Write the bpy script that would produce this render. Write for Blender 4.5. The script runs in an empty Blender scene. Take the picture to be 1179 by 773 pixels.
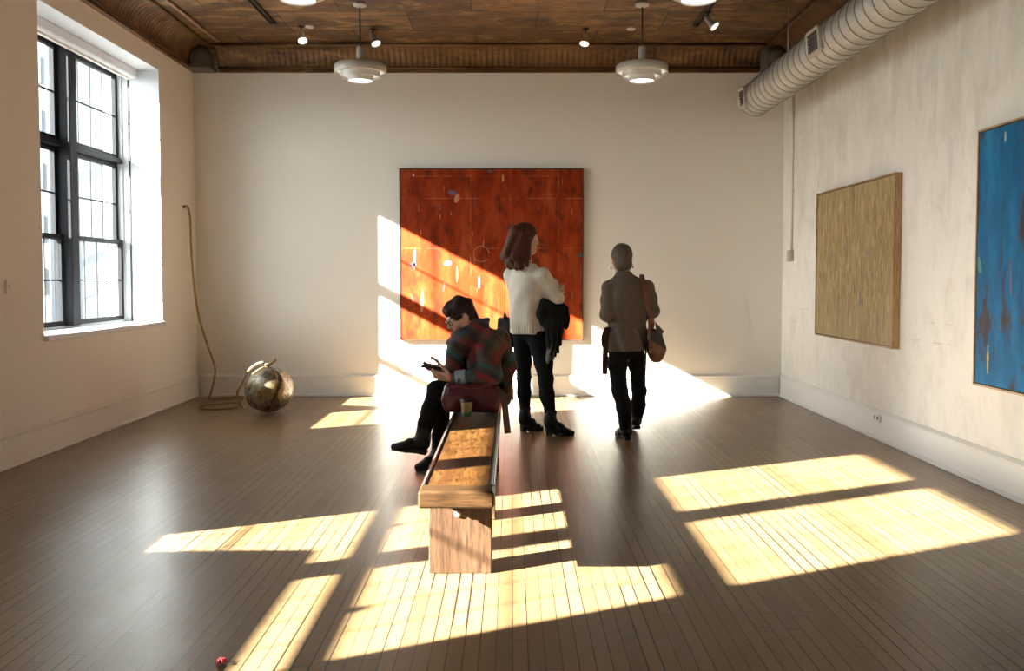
import bpy, math, random
import numpy as np
from mathutils import Vector, Matrix
random.seed(7); np.random.seed(7)
C = bpy.context.scene.collection
SC = bpy.context.scene
PI = math.pi

# ---------------------------------------------------------------- materials
class NT:
    """small helper around a material's node tree"""
    def __init__(self, name):
        self.m = bpy.data.materials.new(name); self.m.use_nodes = True
        self.t = self.m.node_tree; self.t.nodes.clear()
        self.out = self.t.nodes.new('ShaderNodeOutputMaterial')
    def n(self, typ, ins=None, **props):
        nd = self.t.nodes.new('ShaderNode' + typ)
        for k, v in props.items(): setattr(nd, k, v)
        for k, v in (ins or {}).items():
            s = nd.inputs[k]
            if hasattr(v, 'is_output'): self.t.links.new(v, s)
            else:
                if s.type == 'RGBA' and len(v) == 3: v = (*v, 1)
                s.default_value = v
        return nd
    def math(self, op, a, b=0.0, c=None):
        ins = {0: a, 1: b}
        if c is not None: ins[2] = c
        return self.n('Math', ins, operation=op).outputs[0]
    def mix(self, fac, a, b, blend='MIX'):
        nd = self.n('Mix', {0: fac, 6: a, 7: b}, data_type='RGBA', blend_type=blend)
        return nd.outputs[2]
    def coord(self, which='Object'): return self.n('TexCoord').outputs[which]
    def map(self, vec, scale=(1, 1, 1), rot=(0, 0, 0), loc=(0, 0, 0)):
        return self.n('Mapping', {0: vec, 1: loc, 2: rot, 3: scale}).outputs[0]
    def noise(self, vec, scale, detail=3, rough=.55, dist=0.0):
        return self.n('TexNoise', {'Vector': vec, 'Scale': scale, 'Detail': detail, 'Roughness': rough, 'Distortion': dist}).outputs[0]
    def ramp(self, fac, stops, interp='LINEAR'):
        nd = self.n('ValToRGB', {0: fac}); cr = nd.color_ramp; cr.interpolation = interp
        while len(cr.elements) > len(stops): cr.elements.remove(cr.elements[-1])
        while len(cr.elements) < len(stops): cr.elements.new(1)
        for e, (p, c) in zip(cr.elements, stops):
            e.position = p; e.color = (*c, 1) if len(c) == 3 else c
        return nd.outputs[0]
    def bump(self, h, strength=.3, dist=.01):
        return self.n('Bump', {'Height': h, 'Strength': strength, 'Distance': dist}).outputs[0]
    def bsdf(self, color, rough=.5, metal=0.0, normal=None, **kw):
        ins = {'Base Color': color, 'Roughness': rough, 'Metallic': metal}
        if normal is not None: ins['Normal'] = normal
        ins.update(kw)
        b = self.n('BsdfPrincipled', ins)
        self.t.links.new(b.outputs[0], self.out.inputs[0]); return self.m

def V(x): return (x, x, x)
G = (.5, .5, .5)

def simple(name, col, rough=.5, metal=0.0, var=.12, scale=30, bump=.0, stretch=(1, 1, 1), **kw):
    t = NT(name); co = t.map(t.coord(), stretch)
    n = t.noise(co, scale, 4)
    c = t.mix(n, tuple(v * (1 - var) for v in col), tuple(min(1, v * (1 + var)) for v in col))
    nrm = t.bump(n, bump, .004) if bump else None
    return t.bsdf(c, rough, metal, nrm, **kw)

def emit(name, col, strength):
    t = NT(name); e = t.n('Emission', {0: (*col, 1), 1: strength})
    t.t.links.new(e.outputs[0], t.out.inputs[0]); return t.m

def mat_floor():
    t = NT('maple_strip_floor'); co = t.coord()
    s = t.n('SeparateXYZ', {0: co}); x, y = s.outputs[0], s.outputs[1]
    w, L = .0565, 1.15
    r = t.math('DIVIDE', x, w); row = t.math('FLOOR', r); fx = t.math('FRACT', r)
    wn = t.n('TexWhiteNoise', {'W': row}, noise_dimensions='1D')
    q = t.math('ADD', t.math('DIVIDE', y, L), t.math('MULTIPLY', wn.outputs[0], 7.3))
    pk = t.math('FLOOR', q); fy = t.math('FRACT', q)
    cv = t.n('CombineXYZ', {0: row, 1: pk})
    wn2 = t.n('TexWhiteNoise', {'Vector': cv.outputs[0]}, noise_dimensions='3D')
    dx = t.math('MULTIPLY', t.math('MINIMUM', fx, t.math('SUBTRACT', 1, fx)), w)
    dy = t.math('MULTIPLY', t.math('MINIMUM', fy, t.math('SUBTRACT', 1, fy)), L)
    # seam width differs from row to row, some seams have opened wide
    gapw = t.math('ADD', .0010, t.math('MULTIPLY', t.math('POWER', wn2.outputs[0], 2.2), .0042))
    gx = t.math('LESS_THAN', dx, gapw); gy = t.math('LESS_THAN', dy, .0018)
    gap = t.math('MAXIMUM', gx, gy)
    grain = t.noise(t.map(co, (60, 1.6, 1)), 1.0, 5, .6, .4)
    wear = t.noise(co, .9, 4, .6)
    base = t.mix(wn2.outputs[0], (.160, .091, .036), (.252, .153, .071))
    base = t.mix(t.math('MULTIPLY', grain, .55), base, (.095, .050, .020))
    base = t.mix(t.ramp(wear, [(.38, V(0)), (.7, V(.45))]), base, (.205, .134, .074))
    scuff = t.noise(t.map(co, (9, 2.5, 1)), 1.3, 6, .7)
    base = t.mix(t.ramp(scuff, [(.6, V(0)), (.74, V(.5))]), base, (.10, .055, .027))
    base = t.mix(gap, base, (.022, .012, .006))
    rough = t.math('ADD', .27, t.math('MULTIPLY', t.noise(co, 3.0, 5, .65), .26))
    h = t.math('SUBTRACT', t.math('MULTIPLY', grain, .10), t.math('ADD', gap, t.math('MULTIPLY', wn2.outputs[0], .22)))
    return t.bsdf(base, rough, 0, t.bump(h, .35, .004), **{'Specular IOR Level': .12, 'Coat Weight': .62, 'Coat Roughness': .29, 'Coat IOR': 1.28})

def mat_wall(name, col, mottled=False):
    t = NT(name); co = t.coord()
    n = t.noise(co, 1.3, 4, .6); f = t.noise(co, 90, 3, .6)
    c = t.mix(n, tuple(v * .965 for v in col), col)
    h = f
    if mottled:
        a = t.noise(t.map(co, (1, 1.0, .55)), 2.4, 6, .68, .5)
        c = t.mix(t.ramp(a, [(.34, V(.6)), (.52, V(0))]), c, (.60, .575, .51))
        b = t.noise(t.map(co, (1, 1.6, .5), loc=(3, 1, 4)), 3.1, 7, .7, .8)
        c = t.mix(t.ramp(b, [(.56, V(0)), (.74, V(.55))]), c, (.45, .48, .47))
        d = t.noise(t.map(co, (1, 1, 1), loc=(9, 5, 2)), 5, 6, .7, .3)
        c = t.mix(t.ramp(d, [(.58, V(0)), (.68, V(.35))]), c, (.66, .55, .42))
        s = t.n('SeparateXYZ', {0: co}); z = s.outputs[2]
        wig = t.math('MULTIPLY', t.noise(co, 6, 4, .6), .05)
        for zz in (.985, .845):
            ln = t.math('LESS_THAN', t.math('ABSOLUTE', t.math('SUBTRACT', t.math('ADD', z, wig), zz + .025)), .0035)
            ln = t.math('MULTIPLY', ln, t.math('GREATER_THAN', t.noise(co, 9, 4, .7), .52))
            c = t.mix(t.math('MULTIPLY', ln, .35), c, (.30, .26, .21))
        up = t.ramp(t.math('DIVIDE', z, 3.6), [(.42, V(0)), (.85, V(1))])
        vs = t.noise(t.map(co, (1, 1.5, .6), loc=(2, 8, 1)), 1.9, 7, .68, .3)
        c = t.mix(t.math('MULTIPLY', up, t.ramp(vs, [(.34, V(.25)), (.66, V(.85))])), c, (.47, .46, .41))
        h = t.math('ADD', f, t.math('MULTIPLY', a, 3.0))
    return t.bsdf(c, .75, 0, t.bump(h, .12, .003), **{'Specular IOR Level': .25})

def mat_tin(name, light=1.0, grid=True):
    t = NT(name); co = t.coord()
    streak = t.noise(t.map(co, (2.2, 7.5, 7.5)), 1.5, 8, .74, .7)
    blot = t.noise(co, 1.1, 5, .62, .6)
    cell = t.n('TexBrick', {'Vector': t.map(co, (1, 1, 0), loc=(.37, .12, 0)), 'Color1': (0, 0, 0, 1), 'Color2': (1, 1, 1, 1), 'Mortar': (.5, .5, .5, 1), 'Scale': 1.0,
                             'Mortar Size': .006, 'Brick Width': 1.22, 'Row Height': .61, 'Bias': 0.0}, offset=.5, offset_frequency=2)
    c = t.ramp(streak, [(.36, tuple(v * light for v in (.022, .010, .004))), (.46, tuple(v * light for v in (.070, .034, .012))),
                        (.58, tuple(v * light for v in (.135, .070, .026))), (.70, tuple(v * light for v in (.28, .17, .075)))])
    c = t.mix(t.ramp(blot, [(.42, V(0)), (.62, V(.55))]), c, tuple(v * light for v in (.16, .085, .034)))
    h = streak
    if grid:
        c = t.mix(t.ramp(t.math('MULTIPLY', cell.outputs[0], t.ramp(t.noise(co, 2.3, 6, .7, .5), [(.35, V(.2)), (.6, V(1))])), [(.25, V(0)), (.8, V(.8))]), c, tuple(v * light for v in (.25, .155, .070)))
        fine = t.noise(t.map(co, (1.7, 4.2, 5), loc=(3, 2, 0)), 1.5, 8, .72, .5)
        c = t.mix(t.ramp(fine, [(.54, V(0)), (.60, V(.85))]), c, tuple(v * light for v in (.34, .225, .115)))
        dkp = t.noise(t.map(co, (1.3, 3.6, 5), loc=(8, 5, 0)), 1.5, 7, .7, .5)
        c = t.mix(t.ramp(dkp, [(.53, V(0)), (.61, V(.85))]), c, tuple(v * light for v in (.030, .013, .005)))
        c = t.mix(cell.outputs[1], c, (.012, .006, .003))
        h = t.math('ADD', streak, t.math('MULTIPLY', cell.outputs[1], -1.2))
    c = t.mix(1.0, c, (1.0, .86, .62), 'MULTIPLY')
    return t.bsdf(c, .50, .25, t.bump(h, .6, .012))

def mat_canvas(kind):
    t = NT(kind + '_canvas'); co = t.coord()
    weave = t.noise(co, 220, 2, .5)
    if kind == 'red':
        a = t.noise(t.map(co, (3.2, 1, 1.1)), 1.6, 7, .68, .3)
        b = t.noise(t.map(co, (16, 1, 1.7), loc=(4, 0, 2)), 1.3, 6, .7, .2)
        d = t.noise(t.map(co, (5, 1, 2.4), loc=(1, 0, 7)), 2.0, 5, .6, .2)
        c = t.ramp(a, [(.30, (.13, .013, .002)), (.48, (.24, .026, .004)), (.66, (.32, .055, .012))])
        c = t.mix(t.ramp(b, [(.57, V(0)), (.72, V(.55))]), c, (.10, .022, .012))
        c = t.mix(t.ramp(d, [(.55, V(0)), (.68, V(.75))]), c, (.060, .012, .006))
        s = t.n('SeparateXYZ', {0: co})
        for ax, p in ((2, 2.40), (2, 2.16), (2, 1.62), (0, -.45), (0, -.02), (0, .50)):
            ln = t.math('LESS_THAN', t.math('ABSOLUTE', t.math('SUBTRACT', s.outputs[ax], p)), .004)
            ln = t.math('MULTIPLY', ln, t.ramp(t.noise(co, 6, 3, .6), [(.4, V(0)), (.6, V(.35))]))
            c = t.mix(ln, c, (.55, .20, .08))
    elif kind == 'ochre':
        a = t.noise(t.map(co, (1, 12, 2.6)), 1.5, 7, .7, .8)
        b = t.noise(t.map(co, (1, 26, 4), loc=(2, 2, 2)), 1.2, 6, .7, .4)
        d = t.noise(t.map(co, (1, 22, 3), loc=(7, 1, 3)), 1.4, 6, .7, .9)
        c = t.ramp(a, [(.30, (.20, .135, .060)), (.50, (.285, .205, .095)), (.68, (.37, .28, .145))])
        c = t.mix(t.ramp(b, [(.56, V(0)), (.63, V(.9))]), c, (.48, .39, .21))
        c = t.mix(t.ramp(d, [(.57, V(0)), (.64, V(.85))]), c, (.11, .07, .045))
    else:
        a = t.noise(t.map(co, (1, 4, 1.2)), 1.4, 6, .66, .3)
        b = t.noise(t.map(co, (1, 4.4, 1.5), loc=(.2, 2.9, 1.3)), 1.25, 7, .66, .35)
        d = t.noise(t.map(co, (1, 30, 3), loc=(7, 1, 3)), 1.3, 6, .7, .4)
        c = t.ramp(a, [(.30, (.002, .060, .14)), (.50, (.003, .100, .235)), (.68, (.012, .16, .34))])
        c = t.mix(t.ramp(d, [(.56, V(0)), (.70, V(.5))]), c, (.008, .055, .16))
        c = t.mix(t.ramp(b, [(.52, V(0)), (.60, V(.92))]), c, (.050, .028, .018))
    return t.bsdf(c, .55, 0, t.bump(t.math('ADD', weave, a), .25, .004), **{'Specular IOR Level': .12})

def mat_wood(name, c0, c1, c2, axis='y', ring=9.0, rough=.42, fig=0.0):
    t = NT(name); co = t.coord()
    st = {'x': (1.2, 14, 14), 'y': (14, 1.2, 14), 'z': (14, 14, 1.2)}[axis]
    n = t.noise(t.map(co, st), 1.6, 6, .65, .6)
    f = t.noise(t.map(co, tuple(v * 5 for v in st)), 2.0, 3, .6)
    c = t.ramp(n, [(.30, c0), (.50, c1), (.70, c2)])
    c = t.mix(t.math('MULTIPLY', t.ramp(f, [(.5, V(0)), (.66, V(1))]), .75), c, tuple(v * .5 for v in c0))
    h = n
    if fig:
        g = t.noise(t.map(co, (30, 6, 5), rot=(0, 0, .12)), 1.5, 4, .6, 1.6)
        c = t.mix(t.ramp(g, [(.50, V(0)), (.58, V(fig))]), c, tuple(v * .8 for v in c0)); h = g
    return t.bsdf(c, rough, 0, t.bump(h, .25, .004), **{'Specular IOR Level': .3})

def mat_knit():
    t = NT('cream_rib_knit'); co = t.coord()
    n = t.noise(co, 5, 3, .6); s = t.n('SeparateXYZ', {0: co})
    u = t.math('ADD', t.math('MULTIPLY', s.outputs[0], .77), t.math('MULTIPLY', s.outputs[1], -.64))
    rib = t.math('SINE', t.math('MULTIPLY', u, 2 * PI / .018))
    low = t.math('LESS_THAN', s.outputs[2], .935)
    row = t.math('SINE', t.math('MULTIPLY', s.outputs[2], 2 * PI / .011))
    hb = t.math('ADD', t.math('MULTIPLY', t.math('MULTIPLY', rib, low), 1.4), t.math('ADD', t.math('MULTIPLY', row, .25), t.math('MULTIPLY', rib, .3)))
    c = t.mix(n, (.66, .58, .47), (.78, .70, .58))
    return t.bsdf(c, .9, 0, t.bump(hb, .55, .006), **{'Sheen Weight': .15})

def mat_herring():
    t = NT('brown_herringbone_tweed'); co = t.coord(); s = t.n('SeparateXYZ', {0: co})
    x = t.math('ADD', s.outputs[0], t.math('MULTIPLY', s.outputs[1], .6)); z = s.outputs[2]
    zig = t.math('PINGPONG', x, .011)
    u = t.math('FRACT', t.math('DIVIDE', t.math('ADD', z, zig), .0145))
    k = t.math('GREATER_THAN', u, .58)
    n = t.noise(co, 60, 3, .6)
    c = t.mix(k, (.052, .036, .026), (.20, .155, .11))
    c = t.mix(t.math('MULTIPLY', n, .5), c, (.075, .05, .036))
    return t.bsdf(c, .9, 0, t.bump(n, .2, .003))

def mat_plaid():
    t = NT('plaid_wool_shawl'); co = t.coord()
    wob = t.n('TexNoise', {'Vector': co, 'Scale': 5.0, 'Detail': 2}).outputs[1]
    v = t.n('VectorMath', {0: co, 1: t.n('VectorMath', {0: wob, 1: (.06, .06, .06)}, operation='MULTIPLY').outputs[0]}, operation='ADD').outputs[0]
    s = t.n('SeparateXYZ', {0: v}); x, y, z = s.outputs
    a = t.math('ADD', t.math('MULTIPLY', x, .80), t.math('MULTIPLY', z, -.55))
    b = t.math('ADD', t.math('MULTIPLY', x, .50), t.math('ADD', t.math('MULTIPLY', z, .80), t.math('MULTIPLY', y, .35)))
    def bands(u, per, off):
        f = t.math('FRACT', t.math('ADD', t.math('DIVIDE', u, per), off))
        return t.ramp(f, [(0, (.036, .008, .010)), (.14, (.17, .011, .015)), (.30, (.034, .030, .025)), (.44, (.080, .055, .022)),
                          (.56, (.19, .015, .018)), (.68, (.022, .020, .019)), (.80, (.012, .075, .088)), (.90, (.065, .042, .018))], 'CONSTANT')
    fk = t.ramp(t.noise(co, 5.5, 2, .5), [(.38, V(.12)), (.62, V(.88))])
    c = t.mix(fk, bands(a, .34, .1), bands(b, .27, .35))
    dk = t.noise(co, 22, 4, .6)
    c = t.mix(t.math('MULTIPLY', dk, .35), c, (.02, .014, .014))
    f = t.noise(co, 160, 2, .5)
    return t.bsdf(c, .95, 0, t.bump(f, .3, .003), **{'Sheen Weight': .1})

def mat_patina():
    t = NT('tarnished_silvered_shell'); co = t.coord()
    a = t.noise(co, 4.5, 6, .7, .8); b = t.noise(t.map(co, loc=(3, 2, 1)), 9, 7, .72, .6); d = t.noise(co, 34, 4, .7)
    c = t.ramp(a, [(.32, (.09, .055, .025)), (.44, (.28, .20, .085)), (.54, (.34, .30, .24)), (.70, (.46, .43, .40))])
    c = t.mix(t.ramp(b, [(.50, V(0)), (.60, V(.9))]), c, (.075, .045, .020))
    r = t.math('ADD', .24, t.math('MULTIPLY', t.ramp(b, [(.4, V(0)), (.65, V(1))]), .42))
    return t.bsdf(c, r, t.ramp(b, [(.45, V(.8)), (.7, V(.25))]), t.bump(t.math('ADD', a, t.math('MULTIPLY', d, .3)), .5, .012))

def mat_duct():
    t = NT('galvanised_duct'); co = t.coord()
    n = t.noise(t.map(co, (6, 1, 6)), 3, 4, .6); d = t.noise(co, 40, 3, .6)
    c = t.mix(n, (.36, .35, .31), (.50, .49, .44))
    return t.bsdf(c, t.math('ADD', .42, t.math('MULTIPLY', d, .18)), .45, t.bump(d, .05, .002))

def mat_glass():
    t = NT('window_glass')
    tr = t.n('BsdfTransparent', {0: (.93, .97, .97, 1)}); gl = t.n('BsdfGlossy', {'Color': (1, 1, 1, 1), 'Roughness': .02})
    fc = t.n('LayerWeight', {0: .5}).outputs['Facing']
    fr = t.math('ADD', .03, t.math('MULTIPLY', t.math('POWER', fc, 5.0), .8))
    mx = t.n('MixShader', {0: fr, 1: tr.outputs[0], 2: gl.outputs[0]})
    t.t.links.new(mx.outputs[0], t.out.inputs[0]); return t.m

# ---------------------------------------------------------------- mesh helpers
class MB:
    """collects shapes, build() links them as ONE mesh object"""
    def __init__(self): self.v = []; self.f = []; self.mi = []; self.sm = []
    def add(self, vs, fs, mi=0, smooth=False):
        b = len(self.v); self.v += [tuple(p) for p in vs]
        for f in fs: self.f.append(tuple(b + i for i in f)); self.mi.append(mi); self.sm.append(smooth)
        return self
    def box(self, lo, hi, bev=0.0, mi=0, M=None):
        x0, y0, z0 = lo; x1, y1, z1 = hi
        if bev <= 0:
            vs = [(x, y, z) for x in (x0, x1) for y in (y0, y1) for z in (z0, z1)]
            fs = [(0, 1, 3, 2), (4, 6, 7, 5), (0, 4, 5, 1), (2, 3, 7, 6), (0, 2, 6, 4), (1, 5, 7, 3)]
        else:   # chamfered box: 24 vertices, face / edge / corner polygons
            b = min(bev, (x1 - x0) * .49, (y1 - y0) * .49, (z1 - z0) * .49); vs = []; ix = {}
            for i, x in enumerate((x0, x1)):
                for j, y in enumerate((y0, y1)):
                    for k, z in enumerate((z0, z1)):
                        sx, sy, sz = (b, -b)[i], (b, -b)[j], (b, -b)[k]
                        for a, p in enumerate(((x, y + sy, z + sz), (x + sx, y, z + sz), (x + sx, y + sy, z))):
                            ix[i, j, k, a] = len(vs); vs.append(p)
            fs = []
            for i in (0, 1): fs.append(tuple(ix[i, j, k, 0] for j, k in ((0, 0), (0, 1), (1, 1), (1, 0))[::(1, -1)[i]]))
            for j in (0, 1): fs.append(tuple(ix[i, j, k, 1] for i, k in ((0, 0), (1, 0), (1, 1), (0, 1))[::(1, -1)[j]]))
            for k in (0, 1): fs.append(tuple(ix[i, j, k, 2] for i, j in ((0, 0), (0, 1), (1, 1), (1, 0))[::(1, -1)[k]]))
            for j in (0, 1):
                for k in (0, 1): fs.append((ix[0, j, k, 1], ix[1, j, k, 1], ix[1, j, k, 2], ix[0, j, k, 2])[::(1, -1)[j ^ k]])
            for i in (0, 1):
                for k in (0, 1): fs.append((ix[i, 0, k, 0], ix[i, 0, k, 2], ix[i, 1, k, 2], ix[i, 1, k, 0])[::(1, -1)[i ^ k]])
            for i in (0, 1):
                for j in (0, 1): fs.append((ix[i, j, 0, 0], ix[i, j, 1, 0], ix[i, j, 1, 1], ix[i, j, 0, 1])[::(1, -1)[i ^ j]])
            for i in (0, 1):
                for j in (0, 1):
                    for k in (0, 1): fs.append((ix[i, j, k, 0], ix[i, j, k, 1], ix[i, j, k, 2])[::(1, -1)[i ^ j ^ k]])
        if M is not None: vs = [tuple(M @ Vector(p)) for p in vs]
        return self.add(vs, fs, mi)
    def lathe(self, prof, seg=32, M=None, mi=0, smooth=True):
        n = len(prof); vs = []; fs = []
        for k in range(seg):
            a = 2 * PI * k / seg
            for r, z in prof: vs.append((r * math.cos(a), r * math.sin(a), z))
        for k in range(seg):
            l = (k + 1) % seg
            for i in range(n - 1):
                fs.append((k * n + i, l * n + i, l * n + i + 1, k * n + i + 1))
        if M is not None: vs = [tuple(M @ Vector(p)) for p in vs]
        return self.add(vs, fs, mi, smooth)
    def tube(self, pts, r, seg=10, mi=0, cap=True, flat=None):
        pts = [Vector(p) for p in pts]; n = len(pts); vs = []; fs = []
        rr = r if isinstance(r, (list, tuple)) else [r] * n
        up = None
        for i, p in enumerate(pts):
            d = (pts[min(i + 1, n - 1)] - pts[max(i - 1, 0)]).normalized()
            if up is None:
                up = Vector((0, 0, 1)) if abs(d.z) < .9 else Vector((0, 1, 0))
            s = d.cross(up).normalized(); up = s.cross(d).normalized()
            for k in range(seg):
                a = 2 * PI * k / seg; ca, sa = math.cos(a), math.sin(a)
                if flat: sa *= flat
                vs.append(p + rr[i] * (ca * s + sa * up))
        for i in range(n - 1):
            for k in range(seg):
                l = (k + 1) % seg
                fs.append((i * seg + k, i * seg + l, (i + 1) * seg + l, (i + 1) * seg + k))
        if cap: fs += [tuple(range(seg))[::-1], tuple((n - 1) * seg + k for k in range(seg))]
        return self.add(vs, fs, mi, True)
    def ribbon(self, pts, width, thick, side):
        """a strap: rectangular section swept along pts, width along 'side' (vector or list of vectors)"""
        pts = [Vector(p) for p in pts]; n = len(pts); vs = []; fs = []
        for i, p in enumerate(pts):
            d = (pts[min(i + 1, n - 1)] - pts[max(i - 1, 0)]).normalized()
            sd = Vector(side[i] if isinstance(side, list) else side)
            sd = (sd - d * sd.dot(d)).normalized(); nn = d.cross(sd)
            for a, b in ((-1, -1), (1, -1), (1, 1), (-1, 1)): vs.append(p + sd * a * width / 2 + nn * b * thick / 2)
        for i in range(n - 1):
            for k in range(4):
                l = (k + 1) % 4; fs.append((i * 4 + k, i * 4 + l, i * 4 + 4 + l, i * 4 + 4 + k))
        fs += [(3, 2, 1, 0), tuple((n - 1) * 4 + k for k in range(4))]
        return self.add(vs, fs)
    def build(self, name, mats, parent=None, loc=(0, 0, 0)):
        me = bpy.data.meshes.new(name); me.from_pydata(self.v, [], self.f)
        for m in (mats if isinstance(mats, (list, tuple)) else [mats]): me.materials.append(m)
        me.polygons.foreach_set('material_index', self.mi); me.polygons.foreach_set('use_smooth', self.sm)
        me.validate(); me.update()
        o = bpy.data.objects.new(name, me); C.objects.link(o)
        if parent is not None:
            o.parent = parent
            W = parent.location.copy(); p = parent.parent
            while p is not None: W += p.location; p = p.parent
            o.location = Vector(loc) - W
        else: o.location = loc
        return o

def smooth_path(ps, sub=6):
    ps = [Vector(p) for p in ps]; out = []
    for i in range(len(ps) - 1):
        p0, p1, p2, p3 = ps[max(i - 1, 0)], ps[i], ps[i + 1], ps[min(i + 2, len(ps) - 1)]
        for k in range(sub):
            u = k / sub
            out.append(.5 * (2 * p1 + (p2 - p0) * u + (2 * p0 - 5 * p1 + 4 * p2 - p3) * u * u + (3 * p1 - p0 - 3 * p2 + p3) * u ** 3))
    out.append(ps[-1]); return out

def empty(name, loc):
    o = bpy.data.objects.new(name, None); C.objects.link(o); o.location = loc; o.empty_display_size = .1; return o
def tag(o, label, cat, group=None):
    o['label'] = label; o['category'] = cat
    if group: o['group'] = group
    return o
def struct(o): o['kind'] = 'structure'; return o
def copy_tree(o, parent=None):
    c = o.copy(); C.objects.link(c)
    if parent is not None: c.parent = parent
    for ch in [x for x in bpy.data.objects if x.parent is o]: copy_tree(ch, c)
    return c
# ---------------------------------------------------------------- signed-distance sculpting (smooth one-piece bodies and cloth)
BIG = .09
class SDF:
    def __init__(s, lo, hi, h):
        s.h = h; s.lo = np.array(lo, float); n = np.ceil((np.array(hi) - s.lo) / h).astype(int) + 1
        s.v = np.full(n, BIG, np.float32); s.ax = [s.lo[i] + h * np.arange(n[i]) for i in range(3)]
    def blank(s):
        o = SDF.__new__(SDF); o.h, o.lo, o.ax = s.h, s.lo, s.ax; o.v = np.full(s.v.shape, BIG, np.float32); return o
    def blk(s, lo, hi):
        sl = []
        for i in range(3):
            a = int(np.clip(np.floor((lo[i] - s.lo[i]) / s.h), 0, s.v.shape[i])); b = int(np.clip(np.ceil((hi[i] - s.lo[i]) / s.h) + 1, 0, s.v.shape[i]))
            sl.append(slice(a, b))
        sl = tuple(sl)
        X = s.ax[0][sl[0]][:, None, None]; Y = s.ax[1][sl[1]][None, :, None]; Z = s.ax[2][sl[2]][None, None, :]
        return sl, X, Y, Z
    def op(s, sl, d, k, mode='u'):
        a = s.v[sl]
        if a.size == 0: return
        d = d.astype(np.float32)
        if mode == 'u':
            if k > 0:
                hh = np.clip(.5 + .5 * (a - d) / k, 0, 1); s.v[sl] = a + (d - a) * hh - k * hh * (1 - hh)
            else: s.v[sl] = np.minimum(a, d)
        else:   # carve
            d = -d
            if k > 0:
                hh = np.clip(.5 - .5 * (a - d) / k, 0, 1); s.v[sl] = a + (d - a) * hh + k * hh * (1 - hh)
            else: s.v[sl] = np.maximum(a, d)
    def cap(s, a, b, ra, rb=None, k=.02, mode='u'):
        rb = ra if rb is None else rb; a = np.array(a, float); b = np.array(b, float)
        m = max(ra, rb) + BIG * .7 + k
        sl, X, Y, Z = s.blk(np.minimum(a, b) - m, np.maximum(a, b) + m)
        d = b - a; L = float(d @ d) or 1e-9
        t = np.clip(((X - a[0]) * d[0] + (Y - a[1]) * d[1] + (Z - a[2]) * d[2]) / L, 0, 1)
        q = np.sqrt((X - a[0] - t * d[0]) ** 2 + (Y - a[1] - t * d[1]) ** 2 + (Z - a[2] - t * d[2]) ** 2) - (ra + (rb - ra) * t)
        s.op(sl, q, k, mode); return s
    def chain(s, pts, rs, k=.02, mode='u'):
        for i in range(len(pts) - 1): s.cap(pts[i], pts[i + 1], rs[i], rs[i + 1], k, mode)
        return s
    def ell(s, c, r, R=None, k=.02, mode='u'):
        c = np.array(c, float); r = np.array(r, float); m = max(r) + BIG * .7 + k
        sl, X, Y, Z = s.blk(c - m, c + m)
        X, Y, Z = X - c[0], Y - c[1], Z - c[2]
        if R is not None:
            R = np.array(R, float); u = [X * R[i][0] + Y * R[i][1] + Z * R[i][2] for i in range(3)]
        else: u = [X, Y, Z]
        k0 = np.sqrt((u[0] / r[0]) ** 2 + (u[1] / r[1]) ** 2 + (u[2] / r[2]) ** 2) + 1e-6
        k1 = np.sqrt((u[0] / r[0] ** 2) ** 2 + (u[1] / r[1] ** 2) ** 2 + (u[2] / r[2] ** 2) ** 2) + 1e-6
        s.op(sl, k0 * (k0 - 1) / k1, k, mode); return s
    def box(s, c, half, R=None, r=.005, k=.005, mode='u'):
        c = np.array(c, float); half = np.array(half, float); m = np.linalg.norm(half) + BIG * .7 + k
        sl, X, Y, Z = s.blk(c - m, c + m); X, Y, Z = X - c[0], Y - c[1], Z - c[2]
        if R is not None:
            R = np.array(R, float); u = [X * R[i][0] + Y * R[i][1] + Z * R[i][2] for i in range(3)]
        else: u = [X + 0 * Y + 0 * Z, Y + 0 * X + 0 * Z, Z + 0 * X + 0 * Y]
        q = [np.abs(u[i]) - half[i] + r for i in range(3)]
        d = np.sqrt(sum(np.maximum(w, 0) ** 2 for w in q)) + np.minimum(np.maximum(np.maximum(q[0], q[1]), q[2]), 0) - r
        s.op(sl, d, k, mode); return s
    def loft(s, secs, yaw=0.0, k=.02, mode='u', fold=0.0, nf=9, ph=0.0, e=2.0, wob=3.0):
        """upright body of elliptical sections (z, cx, cy, a, b); yaw turns the section's long axis; fold adds hanging folds"""
        S = np.array(secs, float); m = S[:, 3:5].max() + .05
        lo = (S[:, 1].min() - m, S[:, 2].min() - m, S[0, 0] - .06); hi = (S[:, 1].max() + m, S[:, 2].max() + m, S[-1, 0] + .06)
        sl, X, Y, Z = s.blk(lo, hi); z = Z.ravel()
        if z.size == 0: return s
        g = lambda i: np.interp(z, S[:, 0], S[:, i])[None, None, :]
        cx, cy, a, b = g(1), g(2), g(3), g(4)
        dx, dy = X - cx, Y - cy; c, n = math.cos(yaw), math.sin(yaw)
        u, w = dx * c + dy * n, -dx * n + dy * c
        rho = ((np.abs(u) / a) ** e + (np.abs(w) / b) ** e) ** (1 / e)
        d = (rho - 1) * np.minimum(a, b)
        if fold:
            th = np.arctan2(w / b, u / a)
            amp = fold * np.clip((S[-1, 0] - Z) / (S[-1, 0] - S[0, 0]), 0, 1)
            d = d + amp * np.sin(nf * th + ph + wob * np.sin(Z * 7.0 + ph))
        d = np.maximum(d, np.maximum(S[0, 0] - Z, Z - S[-1, 0]))
        s.op(sl, d, k, mode); return s
    def cut(s, p, n, k=0.0):
        X, Y, Z = s.ax[0][:, None, None], s.ax[1][None, :, None], s.ax[2][None, None, :]
        d = ((X - p[0]) * n[0] + (Y - p[1]) * n[1] + (Z - p[2]) * n[2]).astype(np.float32)
        s.v = np.maximum(s.v, d); return s
    def minus(s, o, gap=.003): s.v = np.maximum(s.v, -(o.v - gap)); return s
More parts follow.
